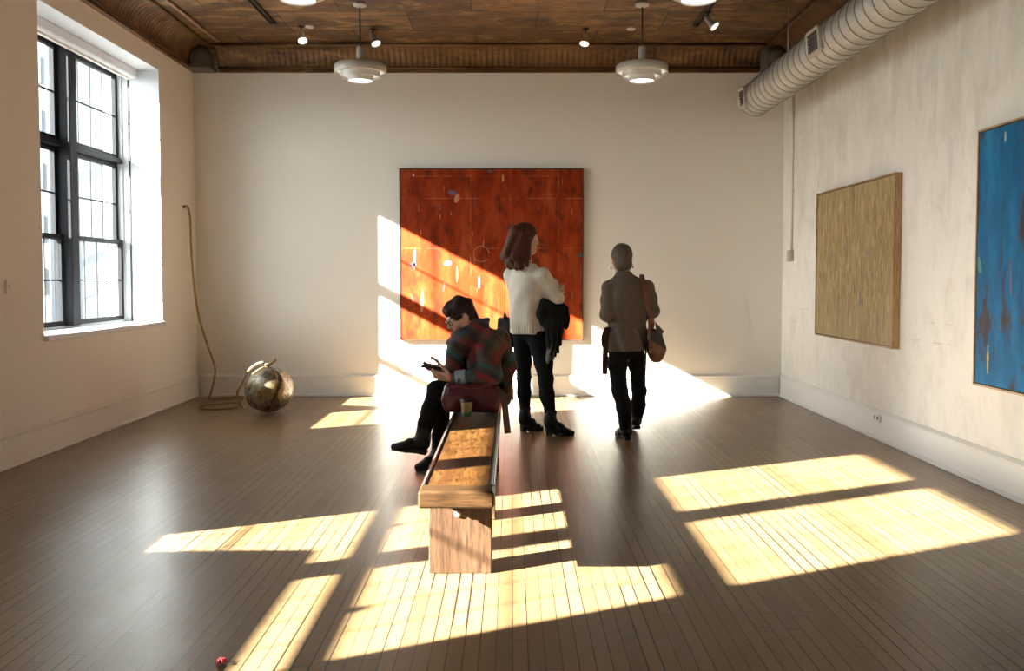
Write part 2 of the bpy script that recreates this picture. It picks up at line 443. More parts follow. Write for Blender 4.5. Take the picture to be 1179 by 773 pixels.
    def wrinkle(s, amp, f=28.0, stretch=(1, 1, .5), seed=0.0):
        X, Y, Z = s.ax[0][:, None, None] * stretch[0], s.ax[1][None, :, None] * stretch[1], s.ax[2][None, None, :] * stretch[2]
        n = np.sin(f * (X + .6 * Y) + 2.2 * np.sin(f * .45 * Z + seed) + seed) * np.sin(f * .8 * (Z - .5 * X) + 1.7 * np.sin(f * .5 * Y + seed * 2)) \
            + .5 * np.sin(f * 1.9 * (Y - .3 * Z + .4 * X) + seed * 3)
        s.v = s.v + (amp * n * (np.abs(s.v) < BIG * .8)).astype(np.float32); return s
    def mesh(s, smooth=2):
        v = s.v; sg = v < 0
        c = np.zeros(np.array(v.shape) - 1, np.int8)
        for i in (0, 1):
            for j in (0, 1):
                for k in (0, 1):
                    c += sg[i:v.shape[0] - 1 + i, j:v.shape[1] - 1 + j, k:v.shape[2] - 1 + k]
        mixed = (c > 0) & (c < 8); idx = np.argwhere(mixed)
        vid = np.full(mixed.shape, -1, np.int32); vid[mixed] = np.arange(len(idx))
        cr = [(i, j, k) for i in (0, 1) for j in (0, 1) for k in (0, 1)]
        cv = {q: v[idx[:, 0] + q[0], idx[:, 1] + q[1], idx[:, 2] + q[2]] for q in cr}
        acc = np.zeros((len(idx), 3)); cnt = np.zeros(len(idx))
        for q in cr:
            for a in range(3):
                if q[a]: continue
                q2 = tuple(1 if i == a else q[i] for i in range(3)); A, B = cv[q], cv[q2]
                x = (A < 0) != (B < 0); t = np.where(x, A / np.where(x, A - B, 1), 0)
                p = np.tile(np.array(q, float), (len(idx), 1)); p[:, a] += t
                acc += p * x[:, None]; cnt += x
        P = s.lo + s.h * (idx + acc / cnt[:, None])
        Q = []
        for a in range(3):
            b, d = (a + 1) % 3, (a + 2) % 3
            s0 = [slice(None)] * 3; s1 = [slice(None)] * 3; s0[a] = slice(0, -1); s1[a] = slice(1, None)
            e0, e1 = sg[tuple(s0)], sg[tuple(s1)]
            E = np.argwhere(e0 != e1); E = E[(E[:, b] > 0) & (E[:, d] > 0) & (E[:, b] < v.shape[b] - 1) & (E[:, d] < v.shape[d] - 1)]
            if not len(E): continue
            ins = e0[E[:, 0], E[:, 1], E[:, 2]]
            def cell(db, dd):
                q = E.copy(); q[:, b] += db; q[:, d] += dd; return vid[q[:, 0], q[:, 1], q[:, 2]]
            f = np.stack([cell(-1, -1), cell(0, -1), cell(0, 0), cell(-1, 0)], 1)
            f[~ins] = f[~ins][:, ::-1]; Q.append(f)
        F = np.concatenate(Q); F = F[(F >= 0).all(1)]
        for _ in range(smooth):
            e = np.concatenate([F[:, [0, 1]], F[:, [1, 2]], F[:, [2, 3]], F[:, [3, 0]]])
            n = np.bincount(e[:, 0], minlength=len(P)) + np.bincount(e[:, 1], minlength=len(P)); n = np.maximum(n, 1)
            M = np.stack([np.bincount(e[:, 0], P[e[:, 1], i], len(P)) + np.bincount(e[:, 1], P[e[:, 0], i], len(P)) for i in range(3)], 1) / n[:, None]
            P = P * .4 + M * .6
        return P, F

def sdf_obj(name, fields, mats, parent=None, smooth=2, slots=None):
    """one mesh object out of one or more fields; slots(centre array) -> material index per face"""
    Ps, Fs, b = [], [], 0
    for f in (fields if isinstance(fields, (list, tuple)) else [fields]):
        P, F = f.mesh(smooth); Ps.append(P); Fs.append(F + b); b += len(P)
    P = np.concatenate(Ps); F = np.concatenate(Fs)
    me = bpy.data.meshes.new(name)
    me.vertices.add(len(P)); me.vertices.foreach_set('co', P.astype(np.float32).ravel())
    me.loops.add(F.size); me.loops.foreach_set('vertex_index', F.astype(np.int32).ravel())
    me.polygons.add(len(F)); me.polygons.foreach_set('loop_start', np.arange(0, F.size, 4, dtype=np.int32))
    me.polygons.foreach_set('loop_total', np.full(len(F), 4, np.int32))
    for m in (mats if isinstance(mats, (list, tuple)) else [mats]): me.materials.append(m)
    if slots is not None: me.polygons.foreach_set('material_index', slots(P[F].mean(1)).astype(np.int32))
    me.update(calc_edges=True); me.validate()
    me.polygons.foreach_set('use_smooth', np.ones(len(me.polygons), bool))
    o = bpy.data.objects.new(name, me); C.objects.link(o)
    if parent is not None:
        o.parent = parent; W = parent.location.copy(); p = parent.parent
        while p is not None: W += p.location; p = p.parent
        o.location = -W
    return o

def nrm(v): v = np.array(v, float); return v / np.linalg.norm(v)
class Head:
    """head frame: c = centre of the skull, f = where the face points, u = up, r = the person's right"""
    def __init__(s, c, f, u, k=1.0):
        s.c = np.array(c, float); s.f = nrm(f); u = np.array(u, float); s.u = nrm(u - s.f * (u @ s.f)); s.r = np.cross(s.f, s.u); s.k = k
        s.R = np.stack([s.r, s.f, s.u])
    def p(s, r, f, u): return s.c + s.k * (s.r * r + s.f * f + s.u * u)
    def add(s, F, neck):
        K = s.k
        e = lambda r, f, u, rad, k=.02, mode='u': F.ell(s.p(r, f, u), np.array(rad) * K, s.R, k * K, mode)
        e(0, -.008, .030, (.074, .093, .082)); e(0, .030, -.035, (.060, .064, .080), .035)
        for q in (-1, 1): e(q * .036, .060, -.022, (.026, .026, .028), .02)
        e(0, .072, -.098, (.022, .020, .018), .025); F.cap(s.p(-.052, .0, -.06), s.p(0, .066, -.095), .020 * K, .018 * K, .03)
        F.cap(s.p(.052, .0, -.06), s.p(0, .066, -.095), .020 * K, .018 * K, .03)
        for q in (-1, 1):
            F.cap(s.p(q * .012, .088, .024), s.p(q * .040, .076, .026), .010 * K, .009 * K, .012)
            e(q * .032, .098, .004, (.015, .012, .010), .010, 's'); e(q * .032, .080, .003, (.0135, .0135, .0125), .004)
        F.cap(s.p(0, .088, .016), s.p(0, .113, -.028), .0075 * K, .0125 * K, .012)
        for q in (-1, 1): e(q * .012, .098, -.032, (.0085, .010, .008), .006)
        F.cap(s.p(-.019, .086, -.058), s.p(.019, .086, -.058), .0075 * K, .0075 * K, .008); e(0, .094, -.056, (.012, .007, .006), .006)
        F.cap(s.p(-.016, .084, -.070), s.p(.016, .084, -.070), .0085 * K, None, .007)
        F.cap(s.p(-.022, .098, -.0638), s.p(.022, .098, -.0638), .0022 * K, None, .002, 's')
        for q in (-1, 1):
            e(q * .075, -.006, -.012, (.010, .020, .032), .008); e(q * .086, -.002, -.010, (.006, .011, .018), .005, 's')
        F.cap(s.p(0, -.022, -.055), neck, .050 * K, .056 * K, .03)
    def hairfield(s, F, thick=.014, front=.62):
        K = s.k; F.ell(s.p(0, -.014, .034), np.array((.078 + thick, .096 + thick, .084 + thick)) * K, s.R, .01)
    def faceslots(s, lip=1, brow=2):
        def g(c):
            d = (c - s.c) / s.k; r, f, u = d @ s.r, d @ s.f, d @ s.u; o = np.zeros(len(c), int)
            o[(f > .078) & (np.abs(r) < .024) & (u < -.052) & (u > -.078)] = lip
            o[(f > .066) & (np.abs(r) > .012) & (np.abs(r) < .046) & (u > .024) & (u < .034)] = brow
            return o
        return g

def hand_field(F, wrist, d, n, thumb, curl=(.3, .5, .3), size=1.0, spread=.02):
    """palm + four jointed fingers + thumb; d: along the palm, n: out of the palm, thumb: side the thumb is on"""
    d, n, th = nrm(d), nrm(n), nrm(thumb); th = nrm(th - d * (th @ d)); n = nrm(np.cross(d, th)) * (1 if np.dot(np.cross(d, th), n) > 0 else -1)
    w = np.array(wrist, float); z = size
    for q in (-.026, -.009, .009, .026): F.cap(w + d * .012 * z + th * q * .7 * z, w + d * .088 * z + th * q * z, .0125 * z, .0105 * z, .010)
    F.cap(w - d * .03 * z, w + d * .02 * z, .024 * z, .023 * z, .012)
    for q, L in ((.029, .066), (.0095, .076), (-.0095, .070), (-.028, .055)):
        p = w + d * .086 * z + th * q * z; a = 0; r = .0086 * z
        for seg, fr in enumerate((.46, .31, .23)):
            a += curl[seg]
            v = nrm(d * math.cos(a) + n * math.sin(a) + th * q * 1.2 * spread / .02 * .3)
            p2 = p + v * L * fr * z; F.cap(p, p2, r, r * .92, .0025); p = p2; r *= .92
    p = w + d * .022 * z + th * .026 * z; p2 = p + nrm(th * .75 + d * .65 + n * .35) * .040 * z; p3 = p2 + nrm(th * .25 + d * .85 + n * .45) * .032 * z; p4 = p3 + nrm(d * .9 + n * .45) * .024 * z
    F.chain([p, p2, p3, p4], [.0145 * z, .0112 * z, .0098 * z, .0085 * z], .006)

def snap(pts, F, dist, it=6):
    """push points that lie inside (or too near) a field out to a clear distance from its surface"""
    out = []
    for p in pts:
        p = np.array(p, float)
        for _ in range(it):
            q = (p - F.lo) / F.h; i = np.floor(q).astype(int)
            if (i < 1).any() or (i >= np.array(F.v.shape) - 2).any(): break
            def val(r):
                j = np.floor(r).astype(int); f = r - j; c = F.v[j[0]:j[0] + 2, j[1]:j[1] + 2, j[2]:j[2] + 2].astype(float)
                c = c[0] * (1 - f[0]) + c[1] * f[0]; c = c[0] * (1 - f[1]) + c[1] * f[1]; return c[0] * (1 - f[2]) + c[1] * f[2]
            d = val(q)
            if d >= dist: break
            g = np.array([val(q + e) - val(q - e) for e in np.eye(3) * .9]); n = np.linalg.norm(g)
            if n < 1e-9: break
            p = p + g / n * (dist - d) * .9
        out.append(Vector(p))
    return out
SUN, SKY, EXPO = 142.0, 1.0, 0.06
# ---------------------------------------------------------------- the room
XL, XR, YB, YF, ZC, ZW = -3.45, 2.95, 9.78, -3.9, 3.77, 3.515     # walls, back, front, ceiling, underside of the cove
WT = .56                                                           # thickness of the window wall
WH = [(1.36, 3.66), (6.58, 8.82)]                  # window openings along the left wall
Z0, Z1 = .86, 3.33
M_wall = mat_wall('gallery_white_paint', (.85, .805, .73)); M_plaster = mat_wall('worn_plaster', (.84, .805, .74), True)
M_trim = simple('white_trim_paint', (.80, .78, .74), .4, var=.03); M_reveal = simple('white_reveal_paint', (.74, .76, .79), .5, var=.02)
M_floor = mat_floor(); M_tin = mat_tin('rusted_tin_ceiling'); M_cove = mat_tin('rusted_tin_cove', 1.15, False)
M_black = simple('black_window_metal', (.013, .013, .015), .6, .0, var=.15, **{'Specular IOR Level': .08}); M_glass = mat_glass()
M_steel = simple('brushed_steel', (.60, .59, .57), .3, .9, var=.05); M_dark = simple('dark_fitting_metal', (.03, .026, .022), .45, .4)
M_plate = simple('painted_plate', (.74, .71, .65), .45, var=.03)

struct(MB().box((XL - WT - .05, YF - .3, -.2), (XR + .3, YB + .3, 0)).build('floor', M_floor))
struct(MB().box((XL - WT, YF - .3, ZC), (XR + .3, YB + .3, ZC + .25)).build('ceiling', M_tin))
struct(MB().box((XL - WT, YB, 0), (XR + .3, YB + .3, ZC)).build('wall_back', M_wall))
struct(MB().box((XR, YF, 0), (XR + .3, YB, ZC)).build('wall_right', M_plaster))
struct(MB().box((XL - WT, YF - .3, 0), (XR + .3, YF, ZC)).build('wall_front', M_wall))
m = MB(); ys = [YF] + [y for w in WH for y in w] + [YB]
for a, b in zip(ys[::2], ys[1::2]): m.box((XL - WT, a, 0), (XL, b, ZC))
ZT = (3.445, Z1)                                                    # head height of either opening
for (a, b), zt in zip(WH, ZT): m.box((XL - WT, a, 0), (XL, b, Z0)); m.box((XL - WT, a, zt), (XL, b, ZC))
struct(m.build('wall_left', M_wall))

def base_prof(mb, run, inward):
    """skirting board: tall flat board with a moulded top and a shoe strip"""
    (x0, y0), (x1, y1) = run; ix, iy = inward
    prof = [(.0005, .002), (.030, .002), (.030, .022), (.018, .030), (.018, .205), (.026, .212), (.026, .222), (.012, .236), (.006, .242), (.0005, .243)]
    n = len(prof); vs = [(x + ix * t, y + iy * t, z) for x, y in ((x0, y0), (x1, y1)) for t, z in prof]
    fs = [(i, i + 1, n + i + 1, n + i) for i in range(n - 1)] + [tuple(range(n)), tuple(range(n, 2 * n))]
    mb.add(vs, fs); return mb
struct(base_prof(MB(), ((XL, YF + .03), (XL, YB - .03)), (1, 0)).build('baseboard_left', M_wall))
struct(base_prof(MB(), ((XR, YF + .03), (XR, YB - .03)), (-1, 0)).build('baseboard_right', M_trim))
struct(base_prof(MB(), ((XL + .03, YB), (XR - .03, YB)), (0, -1)).build('baseboard_back', M_trim))

def cove(name, run, inward):
    """ribbed pressed-tin cove between wall and ceiling with a bead at either edge"""
    (x0, y0), (x1, y1) = run; ix, iy = inward; L = math.hypot(x1 - x0, y1 - y0); N = int(L / .012)
    R = ZC - ZW - .045; K = 9; vs = []; fs = []; mb = MB()
    for i in range(N + 1):
        u = i / N; x, y = x0 + (x1 - x0) * u, y0 + (y1 - y0) * u
        rib = .009 * abs(math.sin(PI * u * L / .062)) ** .7
        for k in range(K + 1):
            a = PI / 2 * k / K      # concave quarter from wall (k=0) to ceiling
            t = R + .03 - (R - rib) * math.cos(a); z = ZW + .045 + (R - rib * .6) * math.sin(a)
            bow = .055 * math.sin(2 * a) * 0
            vs.append((x + ix * (t + bow), y + iy * (t + bow), min(z, ZC - .001)))
    for i in range(N):
        for k in range(K):
            a = i * (K + 1) + k; fs.append((a, a + 1, a + K + 2, a + K + 1))
    mb.add(vs, fs, 0, True)
    # lower ledge with torn edge, and beads
    def bar(t0, t1, z0, z1):
        p = [(x0 + ix * t0, y0 + iy * t0), (x1 + ix * t1, y1 + iy * t1)]
        mb.box((min(p[0][0], p[1][0], x0 + ix * t0, x1 + ix * t1), min(p[0][1], p[1][1]), z0), (max(p[0][0], p[1][0]), max(p[0][1], p[1][1]), z1))
    bar(.0005, .045, ZW, ZW + .022); bar(.0005, .030, ZW + .022, ZW + .050)
    t = R + .045
    mb.tube([(x0 + ix * t, y0 + iy * t, ZC - .018), (x1 + ix * t, y1 + iy * t, ZC - .018)], .017, 8)
    mb.tube([(x0 + ix * .034, y0 + iy * .034, ZW + .045), (x1 + ix * .034, y1 + iy * .034, ZW + .045)], .014, 8)
    return struct(mb.build(name, M_cove))
cove('trim_1', ((XL + .28, YB), (XR - .28, YB)), (0, -1)); cove('trim_2', ((XL, YF + .02), (XL, YB - .28)), (1, 0)); cove('trim_3', ((XR, YF + .02), (XR, YB - .28)), (-1, 0))
for i, (sx, X) in enumerate(((1, XL), (-1, XR))):     # the cast shell that closes the cove in each back corner
    m = MB(); M_ = Matrix.Translation((X + sx * .135, YB - .135, ZW))
    m.lathe([(.0, .0), (.115, .002), (.13, .02), (.125, .045), (.128, .10), (.118, .165), (.09, .215), (.045, .248), (0, .252)], 28, M_)
    m.box((X + min(0, sx * .26) + .001, YB - .26, ZW), (X + max(0, sx * .26) - .001, YB - .001, ZW + .03))
    for q in range(5):
        a = 2 * PI * q / 5; m.tube([(X + sx * .135 + .124 * math.cos(a) * math.cos(b), YB - .135 + .124 * math.sin(a) * math.cos(b), ZW + .04 + .205 * math.sin(b)) for b in np.linspace(0, 1.45, 8)], .008, 6)
    struct(m.build('trim_%d' % (4 + i), simple('grey_tin_shell', (.125, .105, .08), .5, .3, var=.4, scale=9) if i == 0 else bpy.data.materials['grey_tin_shell']))

def window(n, y0, y1, Z1):
    """three-light tall window, two sash columns either side of a black mullion; white liner and sill"""
    xg = XL - .41; T = .018; root = empty('window_%d' % n, (XL - .41, (y0 + y1) / 2, Z0)); struct(root)
    lin = MB()
    for a, b in ((y0 + .001, y0 + T), (y1 - T, y1 - .001)): lin.box((xg - .06, a, Z0), (xg + .05, b, Z1 - .001), .004)
    lin.box((xg - .06, y0 + .001, Z1 - .05), (xg + .05, y1 - .001, Z1 - .001)); lin.box((xg - .06, y0 + .001, Z0 - .02), (xg + .05, y1 - .001, Z0 + .03))
    lin.build('liner', M_reveal, root)
    ch = MB()      # guide channels of the blind
    for a, b in ((y0 + .004, y0 + .010), (y1 - .010, y1 - .004)): ch.box((xg + .105, a, Z0 + .014), (xg + .122, b, Z1 - .10))
    ch.build('blind_channel', M_dark, root)
    rv = MB(); e = .004
    rv.box((xg + .05, y0 - .0, Z0), (XL + .0005, y0 + e, Z1)); rv.box((xg + .05, y1 - e, Z0), (XL + .0005, y1, Z1)); rv.box((xg + .05, y0, Z1 - e), (XL + .0005, y1, Z1))
    rv.build('reveal', M_reveal, root)
    MB().box((xg + .05, y0 + .004, Z0 - .03), (XL + .035, y1 - .004, Z0 + .012), .006).build('sill', M_reveal, root)
    yc = (y0 + y1) / 2
    MB().box((xg - .05, yc - .065, Z0 + .03), (xg + .115, yc + .065, Z1 - .06), .006).build('mullion', M_black, root)
    zs = [(Z0 + .03, 1.670, .020), (1.625, 2.413, -.022), (2.458, Z1 - .05, -.012)]
    MB().box((xg - .05, y0 + T, 2.413), (xg + .05, yc - .065, 2.458), .004).box((xg - .05, yc + .065, 2.413), (xg + .05, y1 - T, 2.458), .004).build('transom', M_black, root)
    for a, b in ((y0 + T, yc - .065), (yc + .065, y1 - T)):
        for z0, z1, off in zs:
            x = xg + off; s = MB(); w = .042
            s.box((x - .022, a, z0), (x + .022, a + w, z1), .003).box((x - .022, b - w, z0), (x + .022, b, z1), .003)
            s.box((x - .022, a + w, z0), (x + .022, b - w, z0 + w), .003).box((x - .022, a + w, z1 - w), (x + .022, b - w, z1), .003)
            zm = (z0 + z1) / 2; s.box((x - .008, a + w, zm - .006), (x + .008, b - w, zm + .006))
            for q in (1, 2, 3):
                yy = a + w + (b - a - 2 * w) * q / 4; s.box((x - .005, yy - .0028, z0 + w), (x + .005, yy + .0028, z1 - w))
            so = s.build('sash', M_black, root)
            MB().box((x - .002, a + w, z0 + w), (x + .002, b - w, z1 - w)).build('pane', M_glass, so)
            if z0 < 1:
                lk = MB(); lk.box((x + .0, (a + b) / 2 - .03, z1), (x + .03, (a + b) / 2 + .03, z1 + .018), .004).box((x + .005, (a + b) / 2 - .008, z1 + .018), (x + .022, (a + b) / 2 + .03, z1 + .030), .004)
                lk.build('sash_lock', M_steel, so)
    return root
for i, (a, b) in enumerate(WH): window(2 - i, a, b, ZT[i])
b = empty('roller_blind', (XL - .10, 7.70, 3.225))
tag(b, 'white rolled-up roller blind cassette under the head of the tall left window', 'blind')
MB().box((XL - .33, 6.60, 3.235), (XL - .20, 8.80, 3.325), .012).build('cassette', M_reveal, b)
MB().box((XL - .28, 6.66, 3.214), (XL - .25, 8.74, 3.236), .004).build('hem_bar', M_plate, b)

# unseen sun blocker with a sloped end, added right outside the nearer window (it shades the lower near sashes)
m = MB(); xo = XL - .85; pf = [(-6, -2.1), (3.6, -2.1), (2.86 + .1, 1.324), (2.60, 1.76), (-6, 1.76)]
m.add([(x, y, z) for x in (xo - .35, xo) for y, z in pf], [(0, 1, 2, 3, 4), (9, 8, 7, 6, 5)] + [(i, i + 5, (i + 1) % 5 + 5, (i + 1) % 5) for i in range(5)])
struct(m.build('sun_blocker_outside', simple('sun_blocker_grey', (.25, .24, .22), .9)))
# ---------------------------------------------------------------- outside, as seen through the left window
M_ground = simple('asphalt', (.045, .045, .045), .9, scale=2, var=.1)
struct(MB().box((-260, -120, -2.3), (XL - WT - .01, 320, -2.1)).build('ground', M_ground))
M_fac = simple('pale_facade', (.085, .092, .10), .8, var=.04, scale=1); M_fac2 = simple('grey_blue_facade', (.035, .043, .052), .8, var=.05, scale=1); M_win = simple('far_window_glass', (.10, .13, .16), .15, var=.1)
def far_house(x0, y0, x1, y1, h, mat, label, rows, cols):
    r = empty('street_building', ((x0 + x1) / 2, (y0 + y1) / 2, -2.1)); tag(r, label, 'building')
    MB().box((x0, y0, -2.1), (x1, y1, h)).build('facade', mat, r)
    MB().box((x0 - .4, y0 - .4, h), (x1 + .4, y1 + .4, h + .6), .1).build('parapet', M_fac, r)
    for i in range(cols):
        for k in range(rows):
            xx = x0 + (x1 - x0) * (i + .5) / cols; zz = -1 + (h + 1) * (k + .35) / rows; ww = (x1 - x0) / cols * .28
            w = MB().box((xx - ww, y0 - .12, zz), (xx + ww, y0 + .02, zz + (h + 1) / rows * .5)).build('window', M_win, r)
far_house(-46.5, 95, -43.6, 104, 15, M_fac2, 'grey-blue building far outside, seen through the right sashes of the left window', 5, 3)
far_house(-39, 60, -30.9, 70, 20, M_fac, 'pale tall building far outside, seen through the left sashes of the left window', 6, 5)
def tree(x, y, h, r, label):
    t = empty('tree', (x, y, -2.1)); tag(t, label, 'tree')
    MB().tube(smooth_path([(x, y, -2.1), (x + .1, y, 1), (x - .1, y + .1, h * .6)], 4), [.28 - .012 * i for i in range(9)], 8).build('trunk', simple('bark', (.12, .085, .06), .9), t)
    lf = MB(); rnd = random.Random(4)
    for q in range(700):
        a, b_, rr = rnd.uniform(0, 2 * PI), rnd.uniform(-1, 1), r * rnd.uniform(.45, 1) ** .6
        c = Vector((x + rr * math.cos(a) * math.sqrt(1 - b_ * b_), y + rr * math.sin(a) * math.sqrt(1 - b_ * b_), h + rr * b_ * .9))
        u = Vector((rnd.gauss(0, 1), rnd.gauss(0, 1), rnd.gauss(0, 1))).normalized() * .30; w = u.orthogonal().normalized() * .17
        lf.add([c - u, c + w, c + u, c - w], [(0, 1, 2, 3)])
    lf.build('foliage', simple('leaf_green', (.022, .045, .010), .6, var=.4, scale=2), t)
tree(-43.2, 90, 19.0, 2.6, 'tall green tree outside, high in the right half of the left window')
tree(-38.6, 86, 1.9, 1.7, 'low green tree outside behind the white car')
car = empty('car', (-37.5, 80, -2.1)); tag(car, 'small white car parked outside, low in the right half of the left window', 'car')
cb = SDF((-38.6, 77.6, -2.1), (-36.4, 82.4, -.3), .06)
cb.box((-37.5, 80, -1.45), (.86, 2.1, .33), r=.18, k=.1); cb.box((-37.5, 80.2, -.98), (.70, 1.15, .36), r=.25, k=.25)
sdf_obj('body', cb, simple('white_car_paint', (.8, .8, .8), .3, var=.02), car)
for sx in (-.82, .82):
    for sy in (-1.3, 1.3):
        MB().lathe([(0, -.09), (.25, -.09), (.31, -.06), (.31, .06), (.25, .09), (0, .09)], 20, Matrix.Translation((-37.5 + sx, 80 + sy, -1.79)) @ Matrix.Rotation(PI / 2, 4, 'Y')).build('wheel', M_dark, car)
for sx in (-.62, .62): MB().box((-37.5 + sx - .17, 77.84, -1.38), (-37.5 + sx + .17, 77.93, -1.18), .02).build('tail_light', simple('red_lens', (.55, .02, .02), .3), car)
MB().box((-38.05, 78.93, -1.05), (-36.95, 79.02, -.72), .03).build('rear_window', M_win, car)
# ---------------------------------------------------------------- ceiling fittings
M_shade = simple('grey_white_lamp_enamel', (.62, .60, .55), .4, .1, var=.04); M_diff = emit('lit_diffuser', (1.0, .96, .90), 2.6); M_glow = emit('lit_ring', (1.0, .95, .86), .75)
def pendant(x, y, label, first=None):
    if first:
        c = copy_tree(first); c.location = (x, y, ZC); c['label'] = label; return c
    r = empty('pendant_lamp', (x, y, ZC)); tag(r, label, 'lamp', 'stepped pendant lamps in two rows'); T = Matrix.Translation((x, y, 0)); zb = 3.075
    MB().lathe([(0, ZC - .001), (.062, ZC - .001), (.062, ZC - .02), (.03, ZC - .032), (0, ZC - .032)], 24, T).build('canopy', M_shade, r)
    MB().tube([(x, y, ZC - .03), (x, y, zb + .30)], .0065, 8).build('stem', M_dark, r)
    MB().lathe([(0, zb + .315), (.030, zb + .312), (.034, zb + .30), (.034, zb + .175), (0, zb + .175)], 24, T).build('socket', M_shade, r)
    MB().lathe([(.030, zb + .190), (.060, zb + .180), (.150, zb + .166), (.215, zb + .150), (.235, zb + .135), (.235, zb + .075), (.222, zb + .068), (.222, zb + .135), (.14, zb + .150), (.03, zb + .165)], 48, T).build('outer_shade', M_shade, r)
    MB().lathe([(.176, zb + .110), (.176, zb + .036), (.172, zb + .034), (.168, zb + .036), (.168, zb + .110)], 48, T).build('middle_ring', M_shade, r)
    MB().lathe([(.117, zb + .075), (.117, zb + .002), (.113, zb + .0), (.109, zb + .002), (.109, zb + .075)], 48, T).build('inner_ring', M_shade, r)
    MB().lathe([(.222, zb + .092), (.176, zb + .088), (.176, zb + .096), (.222, zb + .100)], 48, T).lathe([(.168, zb + .058), (.117, zb + .052), (.117, zb + .060), (.168, zb + .066)], 48, T).build('glow_ring', M_glow, r)
    MB().lathe([(.0005, zb + .006), (.05, zb + .007), (.109, zb + .012), (.109, zb + .02), (.0005, zb + .02)], 40, T).build('diffuser', M_diff, r)
    return r
P1 = pendant(-1.372, 8.17, 'grey stepped pendant lamp hanging before the back wall, left of the red painting')
pendant(1.172, 8.17, 'grey stepped pendant lamp hanging before the back wall, right of the red painting', P1)
pendant(-1.372, 5.82, 'grey stepped pendant lamp cut by the top of the photo, on the left', P1)
pendant(1.195, 5.82, 'grey stepped pendant lamp cut by the top of the photo, on the right', P1)

def spot(x, y, aim, label, z=ZC, drop=.07):
    r = empty('spotlight', (x, y, z)); tag(r, label, 'spotlight', 'small ceiling spotlights')
    a = Vector(aim).normalized(); j = Vector((x, y, z - drop))
    MB().lathe([(0, z - .001), (.032, z - .001), (.032, z - .012), (0, z - .014)], 20, Matrix.Translation((x, y, 0))).build('mount', M_dark, r)
    MB().tube([(x, y, z - .01), j], .007, 8).build('stem', M_dark, r)
    Mx = Matrix.Translation(j) @ a.to_track_quat('Z', 'Y').to_matrix().to_4x4()
    MB().lathe([(0, -.035), (.020, -.033), (.026, -.02), (.028, .03), (.046, .075), (.050, .10), (.046, .10), (.03, .06), (0, .055)], 24, Mx).build('housing', M_steel, r)
    MB().lathe([(0, .085), (.045, .092), (.045, .094), (0, .094)], 24, Mx).build('lens', M_diff, r)
spot(-2.075, 8.90, (.25, -.42, -.80), 'small ceiling spotlight left of the left pendant lamp, by a round ceiling plate')
spot(-1.385, 9.00, (.40, -.34, -.85), 'small steel ceiling spotlight just right of the left pendant stem')
spot(.727, 8.98, (-.15, -.34, -.9), 'small steel ceiling spotlight left of the right pendant lamp')
spot(1.80, 8.33, (.55, -.35, -.70), 'small ceiling spotlight at the end of the short track by the duct', ZC - .03)
for x, y, l in ((-1.985, 8.90, 'small white round ceiling plate beside the leftmost spotlight'), (1.18, 8.98, 'small white round ceiling plate behind the right pendant lamp stem')):
    tag(MB().lathe([(0, ZC - .001), (.046, ZC - .001), (.046, ZC - .008), (.03, ZC - .016), (0, ZC - .018)], 28, Matrix.Translation((x, y, 0))).build('ceiling_plate', M_plate), l, 'ceiling fitting', 'round ceiling plates')
def track(x, y0, y1, label):
    r = empty('track_rail', (x, (y0 + y1) / 2, ZC)); tag(r, label, 'lighting track', 'black lighting tracks')
    for dx in (-.022, .022): MB().box((x + dx - .006, y0, ZC - .028), (x + dx + .006, y1, ZC - .001)).build('rail', M_dark, r)
    MB().box((x - .03, y1, ZC - .03), (x + .03, y1 + .03, ZC - .001), .004).build('end_cap', M_dark, r)
track(-2.31, 3.2, 8.72, 'black double lighting track on the left half of the ceiling')
track(1.79, 3.2, 8.80, 'black double lighting track on the right half of the ceiling')
M_cop = simple('dull_copper_pipe', (.42, .25, .16), .45, .5, var=.2)
tag(MB().tube([(XL + .40, 3.0, ZC - .02), (XL + .40, 9.35, ZC - .02), (XL + .40, 9.42, ZC - .002)], .014, 8).build('ceiling_pipe', M_cop), 'thin copper-coloured pipe along the ceiling edge above the left window', 'pipe')
tag(MB().tube([(-1.40, 6.2, ZC - .014), (-1.372, 8.08, ZC - .014)], .011, 8).build('cable_conduit', M_dark), 'dark cable conduit along the ceiling to the left pendant lamp', 'conduit')

dx, dz, dr = 2.53, 3.155, .173
duct = empty('spiral_duct', (dx, 4.0, dz - dr)); tag(duct, 'round grey spiral air duct below the ceiling along the right wall', 'air duct')
prof = []; y = -1.0
sh = MB(); N = 40; vs = []; fs = []; rings = []
yy = YF + .02
while yy < 9.36:
    for o, rr in ((0, dr), (.136, dr), (.139, dr + .004), (.145, dr + .004), (.148, dr)): rings.append((yy + o, rr))
    yy += .149
rings.append((9.42, dr)); rings.append((9.42, dr - .004)); rings.append((9.425, 0.0005))
for y, r_ in rings:
    for k in range(N): a = 2 * PI * k / N; vs.append((dx + r_ * math.cos(a), y, dz + r_ * math.sin(a)))
for i in range(len(rings) - 1):
    for k in range(N): l = (k + 1) % N; fs.append((i * N + k, (i + 1) * N + k, (i + 1) * N + l, i * N + l))
sh.add(vs, fs, 0, True)
for i in range(len(fs)):
    if (i // N) % 5 in (1, 2, 3) and i // N < len(rings) - 4: sh.mi[i] = 1
sh.build('duct_shell', [mat_duct(), simple('duct_seam', (.13, .12, .10), .55, .4)], duct)
M_reg = simple('register_frame', (.55, .53, .47), .4, .4, var=.05); M_slot = simple('register_dark', (.07, .06, .05), .7)
